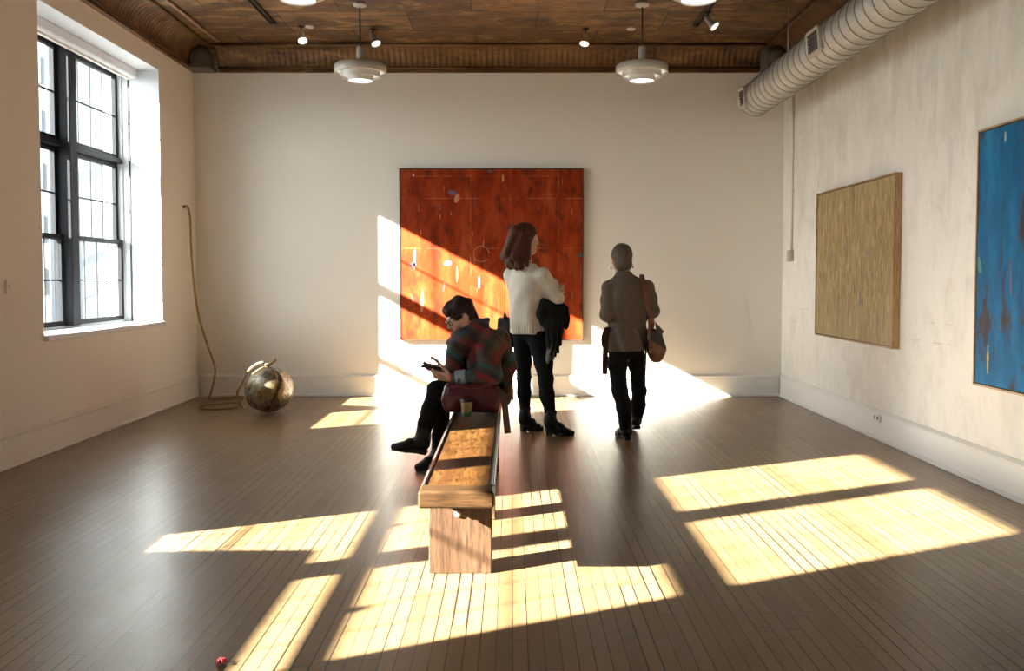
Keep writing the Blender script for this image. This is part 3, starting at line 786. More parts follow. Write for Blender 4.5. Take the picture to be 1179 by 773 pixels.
for yv, wv in ((7.05, .13), (9.22, .10), (4.9, .13)):
    a0 = PI + .10; g = MB(); Mr = Matrix.Translation((dx, yv, dz)) @ Matrix.Rotation(-a0 + PI, 4, 'Y')
    Mr = Matrix.Translation((dx + (dr + .012) * math.cos(a0), yv, dz + (dr + .012) * math.sin(a0))) @ Matrix.Rotation(-(a0 - PI), 4, 'Y')
    h2 = .085
    for q in (-1, 1): g.box((-.012, -wv, q * h2 - .012), (.020, wv, q * h2 + .012), .003, M=Mr); g.box((-.012, q * wv - .012, -h2), (.020, q * wv + .012, h2), .003, M=Mr)
    go = g.build('register', M_reg, duct)
    sl = MB()
    for q in range(5): sl.box((-.004, -wv + .01, -h2 + .02 + q * .031), (.012, wv - .01, -h2 + .032 + q * .031), M=Mr)
    sl.box((.008, -wv + .01, -h2 + .01), (.02, wv - .01, h2 - .01), M=Mr); sl.build('louvre', M_slot, go)
for yv in (2.2, 5.3, 8.3):
    g = MB(); g.tube([(dx, yv, dz + dr), (dx, yv, ZC - .001)], .006, 6)
    g.tube([(dx + (dr + .004) * math.cos(a), yv, dz + (dr + .004) * math.sin(a)) for a in np.linspace(0, 2 * PI, 33)], .006, 6); g.build('hanger', M_steel, duct)

cd = empty('conduit', (XR - .02, 9.43, 1.48)); tag(cd, 'thin vertical conduit with a grey switch box at the far end of the right wall', 'conduit')
MB().tube([(XR - .014, 9.43, 1.58), (XR - .014, 9.43, ZC - .2)], .012, 10).build('pipe', M_plate, cd)
MB().box((XR - .05, 9.385, 1.47), (XR - .001, 9.475, 1.59), .006).build('switch_box', simple('grey_box', (.42, .39, .34), .45), cd)
for zz in (2.2, 3.0): MB().box((XR - .02, 9.41, zz), (XR - .001, 9.45, zz + .02), .003).build('clip', M_steel, cd)
o = empty('wall_outlet', (XR - .03, 7.12, .14)); tag(o, 'small outlet plate on the right skirting board below the ochre painting', 'outlet')
MB().box((XR - .036, 7.06, .152), (XR - .019, 7.18, .212), .004).build('plate', M_plate, o)
for q in (-.028, .028): MB().box((XR - .0375, 7.12 + q - .012, .168), (XR - .035, 7.12 + q + .012, .196)).build('socket', M_slot, o)
o = empty('wall_switch', (XL + .01, 6.12, 1.20)); tag(o, 'small pale switch plate on the left wall, left of the window', 'switch')
MB().box((XL + .0005, 6.085, 1.19), (XL + .012, 6.155, 1.29), .004).build('plate', M_wall, o); MB().box((XL + .0115, 6.11, 1.225), (XL + .018, 6.13, 1.255), .003).build('toggle', M_plate, o)

# ---------------------------------------------------------------- paintings
M_fr_dark = simple('dark_walnut_float_frame', (.05, .025, .014), .5); M_fr_oak = mat_wood('oak_float_frame', (.28, .16, .075), (.36, .215, .105), (.42, .26, .13), 'z'); M_gap = simple('frame_shadow_gap', (.02, .015, .012), .8)
def strokes(mb, spec, place):
    for (u, v, w, h, mi, rot) in spec:
        n = 7; pts = []
        for k in range(n + 1):
            t = k / n; ww = w * (.35 + .65 * math.sin(PI * min(max(t, .08), .92))) * (.8 + .4 * random.random())
            y_ = (t - .5) * h; x_ = rot * y_
            pts += [(u + x_ - ww / 2, v + y_), (u + x_ + ww / 2, v + y_)]
        mb.add([place(a, b) for a, b in pts], [(2 * k, 2 * k + 1, 2 * k + 3, 2 * k + 2) for k in range(n)], mi)
M_dab = [simple('dab_' + n, c, .5, var=.15) for n, c in (('orange', (.65, .22, .035)), ('white', (.42, .37, .33)), ('violet', (.10, .075, .13)), ('green', (.045, .075, .05)), ('yellow', (.50, .30, .05)), ('teal', (.02, .20, .19)), ('pale', (.42, .17, .08)))]
# red painting on the back wall
X0, X1, A0, A1 = -1.222, .772, .618, 2.484; yf = YB - .05
r = empty('painting', ((X0 + X1) / 2, YB - .03, A0)); tag(r, 'large rust-red abstract painting with small dabs on the back wall', 'painting')
m = MB(); m.box((X0 + .012, yf + .004, A0 + .012), (X1 - .012, YB - .012, A1 - .012), 0, 0)
rd = random.Random(11); sp = []
for _ in range(26): sp.append((rd.uniform(X0 + .1, X1 - .1), rd.uniform(A0 + .15, A1 - .1), rd.uniform(.004, .010), rd.uniform(.04, .12), rd.choice([0, 2, 2, 6, 6, 6, 3]) + 1, rd.uniform(-.12, .12)))
sp += [(.733, 1.545, .055, .045, 4, 0), (-1.06, 1.50, .022, .22, 2, .05), (-1.075, 1.44, .07, .05, 3, .3), (-.70, 1.46, .10, .06, 3, .2), (-.60, 1.34, .02, .17, 5, 0), (-.98, 1.05, .04, .25, 7, .05), (-.65, 2.22, .10, .05, 3, -.3), (-.60, 2.16, .06, .09, 7, .2), (-1.07, 2.41, .018, .03, 2, 0), (-.24, 2.45, .05, .03, 4, 0), (-.1, 2.38, .016, .08, 5, 0), (-.36, 1.25, .022, .13, 2, 0)]
strokes(m, sp, lambda a, b: (a, yf + .0032, b))
ring = [(-.335 + .085 * math.cos(a), yf + .003, 1.56 + .085 * math.sin(a)) for a in np.linspace(0, 5.6, 24)]
m.tube(ring, .0035, 5, 7); m.build('canvas', [mat_canvas('red')] + M_dab, r)
m = MB()
for bx in (((X0, yf, A0), (X0 + .010, YB - .001, A1)), ((X1 - .010, yf, A0), (X1, YB - .001, A1)), ((X0, yf, A0), (X1, YB - .001, A0 + .010)), ((X0, yf, A1 - .010), (X1, YB - .001, A1))): m.box(*bx)
m.build('frame', M_fr_dark, r)
def side_painting(kind, y0, y1, z0, z1, t, label, specs):
    xf = XR - t; r = empty('painting', (XR - t / 2, (y0 + y1) / 2, z0)); tag(r, label, 'painting'); g = .018; fw = .012
    m = MB(); m.box((xf + .006, y0 + g, z0 + g), (XR - .012, y1 - g, z1 - g)); strokes(m, specs, lambda a, b: (xf + .0052, a, b)); m.build('canvas', [mat_canvas(kind)] + M_dab, r)
    m = MB()
    for bx in (((xf, y0, z0), (XR - .001, y0 + fw, z1)), ((xf, y1 - fw, z0), (XR - .001, y1, z1)), ((xf, y0 + fw, z0), (XR - .001, y1 - fw, z0 + fw)), ((xf, y0 + fw, z1 - fw), (XR - .001, y1 - fw, z1))): m.box(*bx)
    m.build('frame', M_fr_oak, r)
    MB().box((xf + .03, y0 + fw, z0 + fw), (xf + .034, y1 - fw, z1 - fw)).build('backing', M_gap, r)
rd = random.Random(5)
side_painting('ochre', 6.795, 8.53, .757, 2.097, .062, 'square ochre-brown abstract painting in an oak frame on the right wall', [(rd.uniform(6.95, 8.4), rd.uniform(.9, 2.0), rd.uniform(.010, .022), rd.uniform(.06, .16), rd.choice([7, 3, 3, 4]), rd.uniform(-.25, .25)) for _ in range(26)])
side_painting('blue', 3.75, 5.615, .628, 2.216, .05, 'blue abstract painting with rust-brown patches, cut by the right edge of the photo', [(5.45, .80, .02, .17, 5, 0), (5.57, 1.38, .05, .10, 6, .3), (5.31, 2.13, .018, .06, 2, 0), (5.22, 1.3, .02, .2, 3, .1)])

# ---------------------------------------------------------------- bench
M_top = mat_wood('figured_bench_top', (.040, .014, .003), (.078, .031, .007), (.115, .051, .013), 'y', rough=.36, fig=.9)
M_cap = mat_wood('bench_end_grain', (.026, .0105, .0026), (.043, .0185, .0052), (.056, .027, .0085), 'x', rough=.45)
M_leg = mat_wood('bench_leg_wood', (.026, .010, .0035), (.060, .028, .012), (.085, .043, .020), 'z', rough=.55)
M_rail = simple('dark_bench_edge', (.045, .026, .016), .3, var=.3)
bn = empty('bench', (-.235, 5.0, 0)); tag(bn, 'long wooden gallery bench seen end-on in the middle of the floor', 'bench')
bx0, bx1, by0, by1 = -.385, -.078, 3.645, 6.42
MB().box((bx0 + .018, by0 + .13, .352), (bx1 - .018, by1, .414), .004).build('seat_board', M_top, bn)
for a, b in ((bx0 - .003, bx0 + .016), (bx1 - .016, bx1 + .003)): MB().box((a, by0 + .13, .349), (b, by1, .420), .003).build('edge_rail', M_rail, bn)
for a in (bx0 + .004, bx1 - .010): MB().box((a, by0 + .13, .4195), (a + .006, by1, .4225), .001).build('edge_strip', M_steel, bn)
MB().box((bx0 - .004, by0, .349), (bx1 + .004, by0 + .129, .421), .009).build('end_cap', M_cap, bn)
for ly in (3.88, 4.745, 5.95):
    MB().box((-.366, ly, .0), (-.090, ly + .075, .3515), .004).build('leg', M_leg, bn)
MB().lathe([(.016, 0), (.016, .006), (.012, .013), (.0005, .014)], 20, Matrix.Translation((-.238, 3.8795, .268)) @ Matrix.Rotation(PI / 2, 4, 'X')).build('bolt', simple('pale_bolt_metal', (.5, .5, .48), .4, .5, var=.03), bn)

# ---------------------------------------------------------------- hanging rope and tarnished ball
ball = empty('ball_sculpture', (-2.335, 8.55, 0)); tag(ball, 'tarnished silver-gold lobed ball sculpture on the floor in the left corner', 'sculpture')
F = SDF((-2.66, 8.22, -.02), (-2.02, 8.88, .56), .006); bc = np.array((-2.335, 8.55, .232))
F.ell(bc, (.212, .21, .222), k=0)
rb = random.Random(3)
for a, el, rr in ((-2.6, -.15, .175), (-1.25, -.1, .19), (-.35, -.2, .175), (.7, 0, .18), (1.9, -.1, .18), (2.9, .1, .17), (-1.9, .35, .16), (-.7, .3, .15)):
    F.ell(bc + .056 * np.array((math.cos(a) * math.cos(el), math.sin(a) * math.cos(el), math.sin(el))), (rr, rr, rr * 1.12), k=.006)
for a0 in (-1.02, -2.25, .1, 1.3, 2.5):        # creases running from the crown to the foot
    pts = [bc + np.array((.233 * math.cos(t) * math.cos(a0 + .25 * math.sin(2 * t)), .233 * math.cos(t) * math.sin(a0 + .25 * math.sin(2 * t)), .245 * math.sin(t))) for t in np.linspace(1.45, -1.2, 14)]
    F.chain(pts, [.012] * 14, .02, 's')
F.ell(bc + (0, 0, .25), (.05, .05, .025), k=.03, mode='s')
F.wrinkle(.0022, 15, (1, 1, 1), 4.1); F.cut((0, 0, .001), (0, 0, -1))
sdf_obj('shell', F, mat_patina(), ball, 1)
M_rope = simple('brown_braided_rope', (.30, .185, .085), .85, var=.35, scale=120, bump=.6)
MB().tube(smooth_path([(-2.345, 8.55, .44), (-2.325, 8.53, .468), (-2.30, 8.52, .482), (-2.245, 8.50, .522)], 5), [.013] * 15 + [.018], 10).build('crown_stub', M_rope, ball)
MB().lathe([(0, -.012), (.03, -.01), (.034, 0), (.03, .012), (0, .014)], 16, Matrix.Translation((-2.340, 8.55, .466))).build('knot', M_rope, ball)
rope = empty('rope', (-3.3, 9.3, 0)); tag(rope, 'long brown rope hung from the left wall and coiled on the floor by the ball', 'rope')
rp = [(-3.435, 9.42, 2.045), (-3.415, 9.42, 2.052), (-3.392, 9.42, 2.01), (-3.378, 9.42, 1.90), (-3.373, 9.42, 1.638), (-3.354, 9.42, 1.291), (-3.31, 9.42, .935), (-3.235, 9.42, .65), (-3.158, 9.42, .424), (-3.137, 9.42, .295), (-3.175, 9.42, .12), (-3.20, 9.42, .03),
      (-3.17, 9.46, .016), (-3.06, 9.56, .014), (-2.93, 9.62, .014), (-2.84, 9.45, .014), (-2.79, 9.12, .014), (-2.75, 8.86, .014), (-2.84, 8.76, .014), (-2.98, 8.74, .014), (-3.10, 8.86, .014), (-3.11, 9.02, .014), (-3.0, 9.12, .014), (-2.86, 9.10, .030), (-2.74, 8.98, .022), (-2.66, 8.84, .016), (-2.64, 8.70, .05),
      (-2.640, 8.55, .185), (-2.590, 8.53, .290), (-2.548, 8.52, .372), (-2.490, 8.52, .442), (-2.43, 8.53, .480), (-2.385, 8.54, .492)]
MB().tube(smooth_path(rp, 6), .0115, 8).build('cord', M_rope, rope)
MB().lathe([(0, 0), (.014, 0), (.014, .02), (0, .02)], 14, Matrix.Translation((XL + .0005, 9.42, 2.045)) @ Matrix.Rotation(PI / 2, 4, 'Y')).build('wall_peg', M_dark, rope)

# ---------------------------------------------------------------- little red flower bud on the floor
fb = empty('flower_bud', (-.979, 2.955, 0)); tag(fb, 'tiny red flower bud lying on the floor at the bottom edge of the photo', 'flower')
pm = MB()
for q in range(9):
    a = q * 2.4; rr = .005 + .0011 * q; c = Vector((-.979 + rr * math.cos(a), 2.955 + rr * math.sin(a), .013 + .001 * (q % 3)))
    pm.lathe([(0, -.011), (.006, -.008), (.009, 0), (.006, .008), (0, .010)], 8, Matrix.Translation(c) @ Matrix.Rotation(.5, 4, (math.sin(a), -math.cos(a), 0)) @ Matrix.Scale(.55, 4, (math.cos(a), math.sin(a), 0)))
pm.build('petals', simple('red_petals', (.50, .03, .035), .5, var=.4, scale=150), fb)
MB().tube([(-.970, 2.953, .008), (-.95, 2.950, .004), (-.925, 2.951, .003)], .0016, 6).build('stem', simple('bud_stem', (.10, .09, .03), .6), fb)
# ---------------------------------------------------------------- people
def skin_mat(name, col, lip):
    t = NT(name); co = t.coord(); n = t.noise(co, 40, 4, .6); b = t.noise(co, 7, 3, .5)
    c = t.mix(n, tuple(v * .9 for v in col), col); c = t.mix(t.math('MULTIPLY', b, .3), c, (col[0], col[1] * .8, col[2] * .72))
    return [t.bsdf(c, .5, 0, t.bump(n, .08, .001), **{'Subsurface Weight': .08, 'Subsurface Radius': (.01, .004, .002)}),
            simple(name + '_lips', lip, .45, var=.1), simple(name + '_brow', (.05, .032, .022), .8)]
def hair_mat(name, dark, light, stretch=(1, 1, .16), scale=70):
    t = NT(name); co = t.map(t.coord(), stretch); n = t.noise(co, scale, 5, .65, .3); b = t.noise(t.coord(), 9, 3, .6)
    c = t.mix(n, dark, light); c = t.mix(t.math('MULTIPLY', b, .4), c, dark)
    return t.bsdf(c, .6, 0, t.bump(n, .8, .006), **{'Specular IOR Level': .2})
SK = skin_mat('skin', (.55, .33, .235), (.42, .17, .14))
M_eye = simple('eye_white', (.7, .68, .64), .2); M_blackcloth = simple('black_trouser_cloth', (.010, .010, .011), .9, scale=60, bump=.15, **{'Specular IOR Level': .12})
M_leather = simple('black_leather', (.009, .008, .008), .5, scale=40, bump=.15, **{'Specular IOR Level': .25}); M_sole = simple('black_rubber_sole', (.010, .010, .010), .6)
def eyes(hd, parent):
    for q in (-1, 1):
        c = hd.p(q * .032, .0815, .003)
        MB().lathe([(.0132 * hd.k * math.sin(a), -.0132 * hd.k * math.cos(a)) for a in np.linspace(.001, PI - .001, 12)], 16, Matrix.Translation(Vector(c))).build('eye', M_eye, parent)

def boot(name, parent, ank, heel, toe, shaft_top, r_sh, heel_h, chunky=0.0, lift=None):
    """leather ankle boot with block heel; heel / toe = sole points at ground level"""
    ank, heel, toe, st = (np.array(v, float) for v in (ank, heel, toe, shaft_top)); d = toe - heel; L = np.linalg.norm(d); d = d / L
    up = np.array((0, 0, 1.)); up = nrm(up - d * (up @ d)); sd = np.cross(d, up)
    P = lambda a, s_, h: heel + d * a * L + sd * s_ + up * h
    lo = np.minimum.reduce([heel, toe, st, ank]) - .09; hi = np.maximum.reduce([heel, toe, st, ank]) + .09
    F = SDF(lo, hi, .004); w = .036
    F.cap(P(.17, 0, heel_h + .042), P(.50, 0, .62 * heel_h + .044), .038, .037, .02)
    for q in (-.014, .014): F.cap(P(.50, q, .55 * heel_h * .6 + .040), P(.72, q * 1.1, .030), .034, .027, .02); F.cap(P(.72, q, .032), P(.93, q * .5, .024), .027, .018, .02)
    F.chain([P(.16, 0, heel_h + .045), ank, st], [.042, r_sh, r_sh * 1.06], .03)
    base = F.blank()
    R = np.stack([d, sd, up])
    F.cut(P(.5, 0, .004), -up); F.cut(st, nrm(st - ank))
    F.wrinkle(.0016, 60, (1, 1, 1), 2.1)
    o = sdf_obj(name, F, M_leather, parent, 2)
    S = base
    S.box(P(.13, 0, heel_h * .5 + .001), (.105 * L, .029, heel_h * .5 + .003), R, .006, .003)
    for q in (-.012, .012): S.cap(P(.60, q, .007), P(.90, q * .6, .007), .031, .022, .01)
    S.cap(P(.10, 0, heel_h + .004), P(.62, 0, .010), .028, .028, .01)
    S.cut(P(.5, 0, .011 + chunky) + 0 * up, nrm(up - d * (heel_h * .0) / L)) if heel_h < .02 else None
    if heel_h >= .02:
        # keep only a thin slab that follows the arch
        n_ = nrm(np.cross(sd, nrm(P(.66, 0, .010) - P(.22, 0, heel_h + .006))) * -1); n_ = n_ if n_ @ up > 0 else -n_
        S.cut(P(.22, 0, heel_h + .010), nrm(up * .999)) 
    S.cut(P(.5, 0, .0), -up)
    sdf_obj('boot_sole', S, M_sole, o, 1)
    return o

def finish_root(name, loc, label): return tag(empty(name, loc), label, 'person')

# ================= A: standing woman in the cream sweater
A = finish_root('person', (.2, 7.45, 0), 'person in a cream knit sweater standing with arms crossed before the red painting')
LO, HI, HH = (-.16, 7.10, -.01), (.56, 7.95, 1.82), .005
th = math.radians(-40)       # yaw of the shoulder line
axr, axf = np.array((math.cos(th), math.sin(th), 0)), np.array((-math.sin(th), math.cos(th), 0))
tc = np.array((.122, 7.45, 0))
Rs, Ls = tc + axr * .168 + (0, 0, 1.335), tc - axr * .168 + (0, 0, 1.335)
eR, wR_ = np.array((.366, 7.375, 1.132)), np.array((.215, 7.62, 1.150))
eL, wL_ = np.array((.05, 7.745, 1.13)), np.array((.295, 7.535, 1.195))
hA = Head((.112, 7.47, 1.625), (.90, .38, -.06), (.0, .0, 1), 1.02)
def legsA(F, o, k=.03):
    F.ell((.122, 7.455, .88), (.140 + o, .105 + o, .11), np.stack([axr, axf, (0, 0, 1)]), k)
    F.chain([(.075, 7.50, .90), (.092, 7.515, .60), (.100, 7.525, .46), (.100, 7.53, .33), (.108, 7.53, .17)], [.088 + o, .067 + o, .055 + o, .0535 + o, .040 + o], k)
    F.chain([(.185, 7.415, .90), (.258, 7.38, .60), (.278, 7.36, .46), (.288, 7.35, .33), (.315, 7.34, .18)], [.090 + o, .072 + o, .058 + o, .056 + o, .042 + o], k)
B_ = SDF(LO, HI, HH)
B_.loft([(.84, .122, 7.455, .13, .10), (.95, .122, 7.455, .14, .10), (1.08, .122, 7.45, .118, .09), (1.22, .122, 7.45, .13, .095), (1.33, .122, 7.45, .135, .085), (1.40, .122, 7.45, .07, .055)], th, .03)
legsA(B_, -.012)
for a, e, w in ((Rs, eR, wR_), (Ls, eL, wL_)): B_.chain([a, e, w], [.044, .038, .026], .02)
hA.add(B_, (.118, 7.452, 1.39))
S_ = SDF(LO, HI, HH)
S_.loft([(.832, .122, 7.452, .158, .118), (.86, .122, 7.452, .166, .126), (.93, .123, 7.452, .168, .126), (1.02, .123, 7.45, .166, .124), (1.14, .125, 7.45, .164, .122), (1.25, .128, 7.45, .168, .122), (1.33, .130, 7.45, .168, .108), (1.375, .128, 7.45, .13, .082), (1.405, .124, 7.45, .088, .066)], th, .03, fold=.007, nf=6, ph=1.1)
for a, e, w, k in ((Rs, eR, wR_, .035), (Ls, eL, wL_, .035)): S_.chain([a - (0, 0, .012), (a + e) / 2 + (0, 0, -.005), e, (e + w) / 2, w], [.066, .062, .058, .052, .042], k)
S_.wrinkle(.0042, 19, (1, 1, .8), .6)
S_.chain([np.array((.122, 7.452, 1.405)) + .074 * (axr * math.cos(a) + axf * math.sin(a) * .8) for a in np.linspace(0, 2 * PI, 17)], [.013] * 17, .008)
S_.cut((0, 0, .833), (0, 0, -1))
sdf_obj('sweater', S_, mat_knit(), A, 2)
Hf = SDF((.20, 7.24, 1.10), (.48, 7.62, 1.34), .0026)
Hf.chain([(.29, 7.535, 1.195), (.345, 7.50, 1.205), (.392, 7.452, 1.212)], [.026, .026, .022], .01)
for q, (zz, ln_) in enumerate(((1.240, .92), (1.221, 1.0), (1.202, .97), (1.184, .85))):      # fingers closed round the sleeve of the other arm
    fp = [(.388, 7.462, zz), (.418, 7.425, zz), (.425, 7.425 - .038 * ln_, zz - .002), (.412, 7.425 - .072 * ln_, zz - .005), (.388, 7.425 - .098 * ln_, zz - .008)]
    fp = [np.array(p) for p in snap(fp, S_, .0085)]; Hf.chain(fp, [.0100, .0098, .0092, .0085, .0074], .003)
tp = [np.array(p) for p in snap([(.375, 7.47, 1.245), (.372, 7.43, 1.272), (.360, 7.395, 1.288)], S_, .009)]; Hf.chain(tp, [.012, .0108, .009], .004)
Hf2 = SDF((.0, 7.5, 1.0), (.30, 7.85, 1.30), .003); hand_field(Hf2, wR_, (-.75, .45, .1), (.5, .8, 0), (0, 0, 1), (.2, .4, .3), .92)
sdf_obj('body', [B_, Hf, Hf2], SK, A, 2, hA.faceslots()); eyes(hA, A)
T_ = SDF(LO, HI, HH); legsA(T_, .003); T_.wrinkle(.002, 34, (1, 1, 1.4), 2.0); T_.cut((0, 0, .89), (0, 0, 1)); T_.cut((0, 0, .14), (0, 0, -1))
sdf_obj('trousers', T_, M_blackcloth, A, 2)
boot('boot', A, (.312, 7.335, .13), (.272, 7.335, .0), (.512, 7.325, .0), (.318, 7.34, .212), .047, .048)
boot('boot', A, (.105, 7.525, .13), (.072, 7.520, .0), (.262, 7.60, .0), (.109, 7.53, .212), .045, .048)
# shoulder-length wavy hair
H_ = SDF((-.12, 7.28, 1.30), (.30, 7.68, 1.80), .0042)
hA.hairfield(H_, .016)
fh = hA.f
pb = lambda r, f, u: hA.p(r, f, u)
for r, f, u, r2, f2, u2, q1, q2 in ((-.05, -.05, .03, -.075, -.075, -.205, .060, .040), (0, -.075, .03, .0, -.118, -.215, .072, .046), (.05, -.055, .03, .070, -.085, -.225, .064, .042), (.074, -.012, .0, .084, -.012, -.215, .030, .022),
                                    (-.072, -.01, .0, -.080, -.01, -.20, .030, .022), (.03, -.10, .05, .035, -.165, -.13, .05, .038), (-.03, -.09, .05, -.04, -.150, -.15, .05, .04), (.06, -.07, -.02, .065, -.135, -.17, .045, .034)):
    H_.cap(pb(r, f, u), pb(r2, f2, u2), q1, q2, .022)
H_.ell(pb(0, .090, -.035), (.064, .052, .100), hA.R, .012, 's'); H_.ell(pb(.050, .060, -.03), (.030, .05, .075), hA.R, .012, 's'); H_.ell(pb(-.050, .060, -.03), (.030, .05, .075), hA.R, .012, 's')
X, Y, Z = H_.ax[0][:, None, None], H_.ax[1][None, :, None], H_.ax[2][None, None, :]
ang = np.arctan2((X - hA.c[0]) * hA.r[0] + (Y - hA.c[1]) * hA.r[1], -((X - hA.c[0]) * hA.f[0] + (Y - hA.c[1]) * hA.f[1]))
dep = np.clip((1.70 - Z) / .3, .15, 1)
H_.v += (dep * (.0055 * np.sin(13 * ang + 2.0 * np.sin(22 * Z) + 1) + .0030 * np.sin(31 * ang + 3 * np.sin(30 * Z)))).astype(np.float32) * (np.abs(H_.v) < .08)
H_.v += (.006 * np.sin(38 * Z + 3 * ang) * np.clip((1.58 - Z) / .15, 0, 1)).astype(np.float32)
sdf_obj('hair', H_, hair_mat('auburn_hair', (.030, .009, .004), (.150, .052, .018)), A, 2)
cl = MB(); cp = Vector(hA.p(-.03, -.115, .085))
for q in range(5):
    cl.tube(smooth_path([cp + Vector((-.005, -.02 + .010 * q, .025)), cp + Vector((-.028, -.02 + .010 * q, .0)), cp + Vector((-.012, -.02 + .010 * q, -.028))], 4), .0045, 6)
cl.tube([cp + Vector((-.008, -.028, .022)), cp + Vector((-.008, .030, .022))], .008, 8); cl.build('hair_claw', M_sole, A)

# coat draped over her right forearm (kept clear of the sweater's surface)
Sw = S_.blank(); Sw.v = np.minimum(S_.v, T_.v)
K_ = SDF(LO, HI, HH)
arm = [eR + (.02, -.01, -.01), (eR + wR_) / 2, wR_]
K_.chain([eR + (.005, -.02, -.075), (.36, 7.43, 1.06), (.30, 7.54, 1.07)], [.05, .062, .06], .04)
K_.chain([(.25, 7.345, 1.10), (.245, 7.31, 1.00), (.262, 7.30, .93)], [.034, .048, .036], .03)
K_.chain([(.40, 7.40, 1.06), (.425, 7.42, .96), (.435, 7.42, .905)], [.048, .046, .026], .035); K_.cap((.44, 7.42, 1.05), (.448, 7.43, .90), .028, .018, .02)
K_.chain([(.315, 7.36, 1.06), (.325, 7.315, .92), (.332, 7.31, .78), (.335, 7.315, .70)], [.062, .062, .052, .046], .035)
K_.chain([(.36, 7.37, 1.02), (.37, 7.35, .85), (.368, 7.345, .745)], [.05, .04, .028], .03)
K_.wrinkle(.007, 30, (1, 1, .32), 3.3); K_.v += (.010 * np.sin(150 * K_.ax[0][:, None, None] + 40 * K_.ax[1][None, :, None] + 5 * np.sin(9 * K_.ax[2][None, None, :])) * np.clip((1.0 - K_.ax[2][None, None, :]) / .35, 0, 1)).astype(np.float32) * (np.abs(K_.v) < .07)
K_.cut((.32, 7.31, .655), (-.25, 0, -1)); K_.minus(Sw, .004)
hk = SDF.__new__(SDF); 
coat = empty('coat', (.34, 7.36, .65)); tag(coat, 'dark folded coat hanging over the forearm of the person in the cream sweater', 'coat')
t = NT('dark_coat_cloth'); co = t.coord(); nn = t.noise(t.map(co, (1, 1, .3)), 18, 4, .6)
mc = t.bsdf(t.mix(nn, (.007, .007, .008), (.020, .019, .018)), .9, 0, t.bump(nn, .3, .004), **{'Specular IOR Level': .12})
sdf_obj('cloth', K_, mc, coat, 2)
ln = MB(); n = 14; lin = []
for i in range(n + 1):
    u = i / n; z = .90 - .28 * u; sway = .012 * math.sin(5 * u)
    lin.append([(.285 + sway + .070 * v_, 7.262 + .016 * math.sin(9 * v_ + 2 * u) + .012 * u, z - .02 * math.sin(6 * v_)) for v_ in np.linspace(0, 1, 12)])
vs = [p for row in lin for p in row] + [(p[0], p[1] + .006, p[2]) for row in lin for p in row]; W = 12; off = (n + 1) * W; fs = []
for i in range(n):
    for j in range(W - 1):
        a = i * W + j; fs += [(a, a + 1, a + W + 1, a + W), (off + a, off + a + W, off + a + W + 1, off + a + 1)]
for j in range(W - 1): fs += [(j, off + j, off + j + 1, j + 1), (n * W + j, n * W + j + 1, off + n * W + j + 1, off + n * W + j)]
for i in range(n): fs += [(i * W, i * W + W, off + i * W + W, off + i * W), (i * W + W - 1, off + i * W + W - 1, off + i * W + 2 * W - 1, i * W + 2 * W - 1)]
ln.add(vs, fs, 0, True); ln.build('olive_lining', simple('olive_grey_lining', (.10, .095, .065), .85, var=.3, scale=60), coat)

# black shoulder bag at her left side
bag = empty('shoulder_bag', (-.045, 7.60, .69)); tag(bag, 'black shoulder bag at the left hip of the person in the cream sweater', 'bag')
Bg = SDF(LO, HI, HH); Bg.box((-.030, 7.60, .835), (.052, .125, .125), np.array(((math.cos(.5), math.sin(.5), 0), (-math.sin(.5), math.cos(.5), 0), (0, 0, 1))), .03, .01)
Bg.chain([(-.055, 7.58, .955), (-.062, 7.585, .985)], [.018, .010], .03); Bg.wrinkle(.004, 30, (1, 1, 1), .4); Bg.minus(Sw, .004)
sdf_obj('pouch', Bg, M_blackcloth, bag, 2)
sp = smooth_path([(-.064, 7.585, .985), (-.060, 7.58, 1.15), (-.052, 7.575, 1.30), (-.028, 7.560, 1.395), (.02, 7.55, 1.432), (.06, 7.60, 1.40), (.06, 7.66, 1.28)], 5)
sp = snap(sp, Sw, .010)
MB().ribbon(sp, .016, .004, [(0, 1, 0)] * len(sp)).build('strap', M_leather, bag)
MB().lathe([(.010, -.003), (.014, 0), (.010, .003), (.007, 0), (.010, -.003)], 16, Matrix.Translation((-.064, 7.583, .99)) @ Matrix.Rotation(PI / 2, 4, 'X')).build('buckle', M_steel, bag)

# ================= B: person in the tweed jacket, back to us, walking away
Bp = finish_root('person', (.93, 7.2, 0), 'person with cropped grey hair seen from behind in a brown herringbone jacket, walking away')
LO, HI, HH = (.62, 6.95, -.01), (1.30, 7.72, 1.63), .005
hB = Head((.884, 7.235, 1.452), (-.06, 1, -.10), (-.05, 0, 1), 1.0)
shL, shR = np.array((.775, 7.20, 1.235)), np.array((1.088, 7.20, 1.243))
eL, wL_ = np.array((.757, 7.155, 1.005)), np.array((.83, 7.395, .95)); eR, wR_ = np.array((1.122, 7.15, 1.035)), np.array((1.03, 7.385, .975))
def legsB(F, o, k=.03):
    F.ell((.925, 7.21, .76), (.145 + o, .105 + o, .11), None, k)
    F.chain([(.858, 7.205, .76), (.848, 7.20, .60), (.866, 7.185, .395), (.903, 7.165, .26), (.912, 7.15, .10)], [.080 + o, .074 + o, .064 + o, .060 + o, .048 + o], .025)
    F.chain([(.992, 7.23, .76), (1.018, 7.28, .60), (1.046, 7.34, .38), (1.049, 7.385, .26), (1.046, 7.43, .15)], [.078 + o, .068 + o, .059 + o, .056 + o, .046 + o], .025)
B_ = SDF(LO, HI, HH)
B_.loft([(.74, .925, 7.21, .135, .095), (.92, .926, 7.205, .13, .09), (1.07, .927, 7.2, .135, .09), (1.2, .928, 7.2, .145, .09), (1.27, .928, 7.2, .11, .07), (1.31, .92, 7.2, .06, .05)], 0, .03)
legsB(B_, -.014)
for a, e, w in ((shL, eL, wL_), (shR, eR, wR_)): B_.chain([a, e, w], [.040, .034, .025], .02)
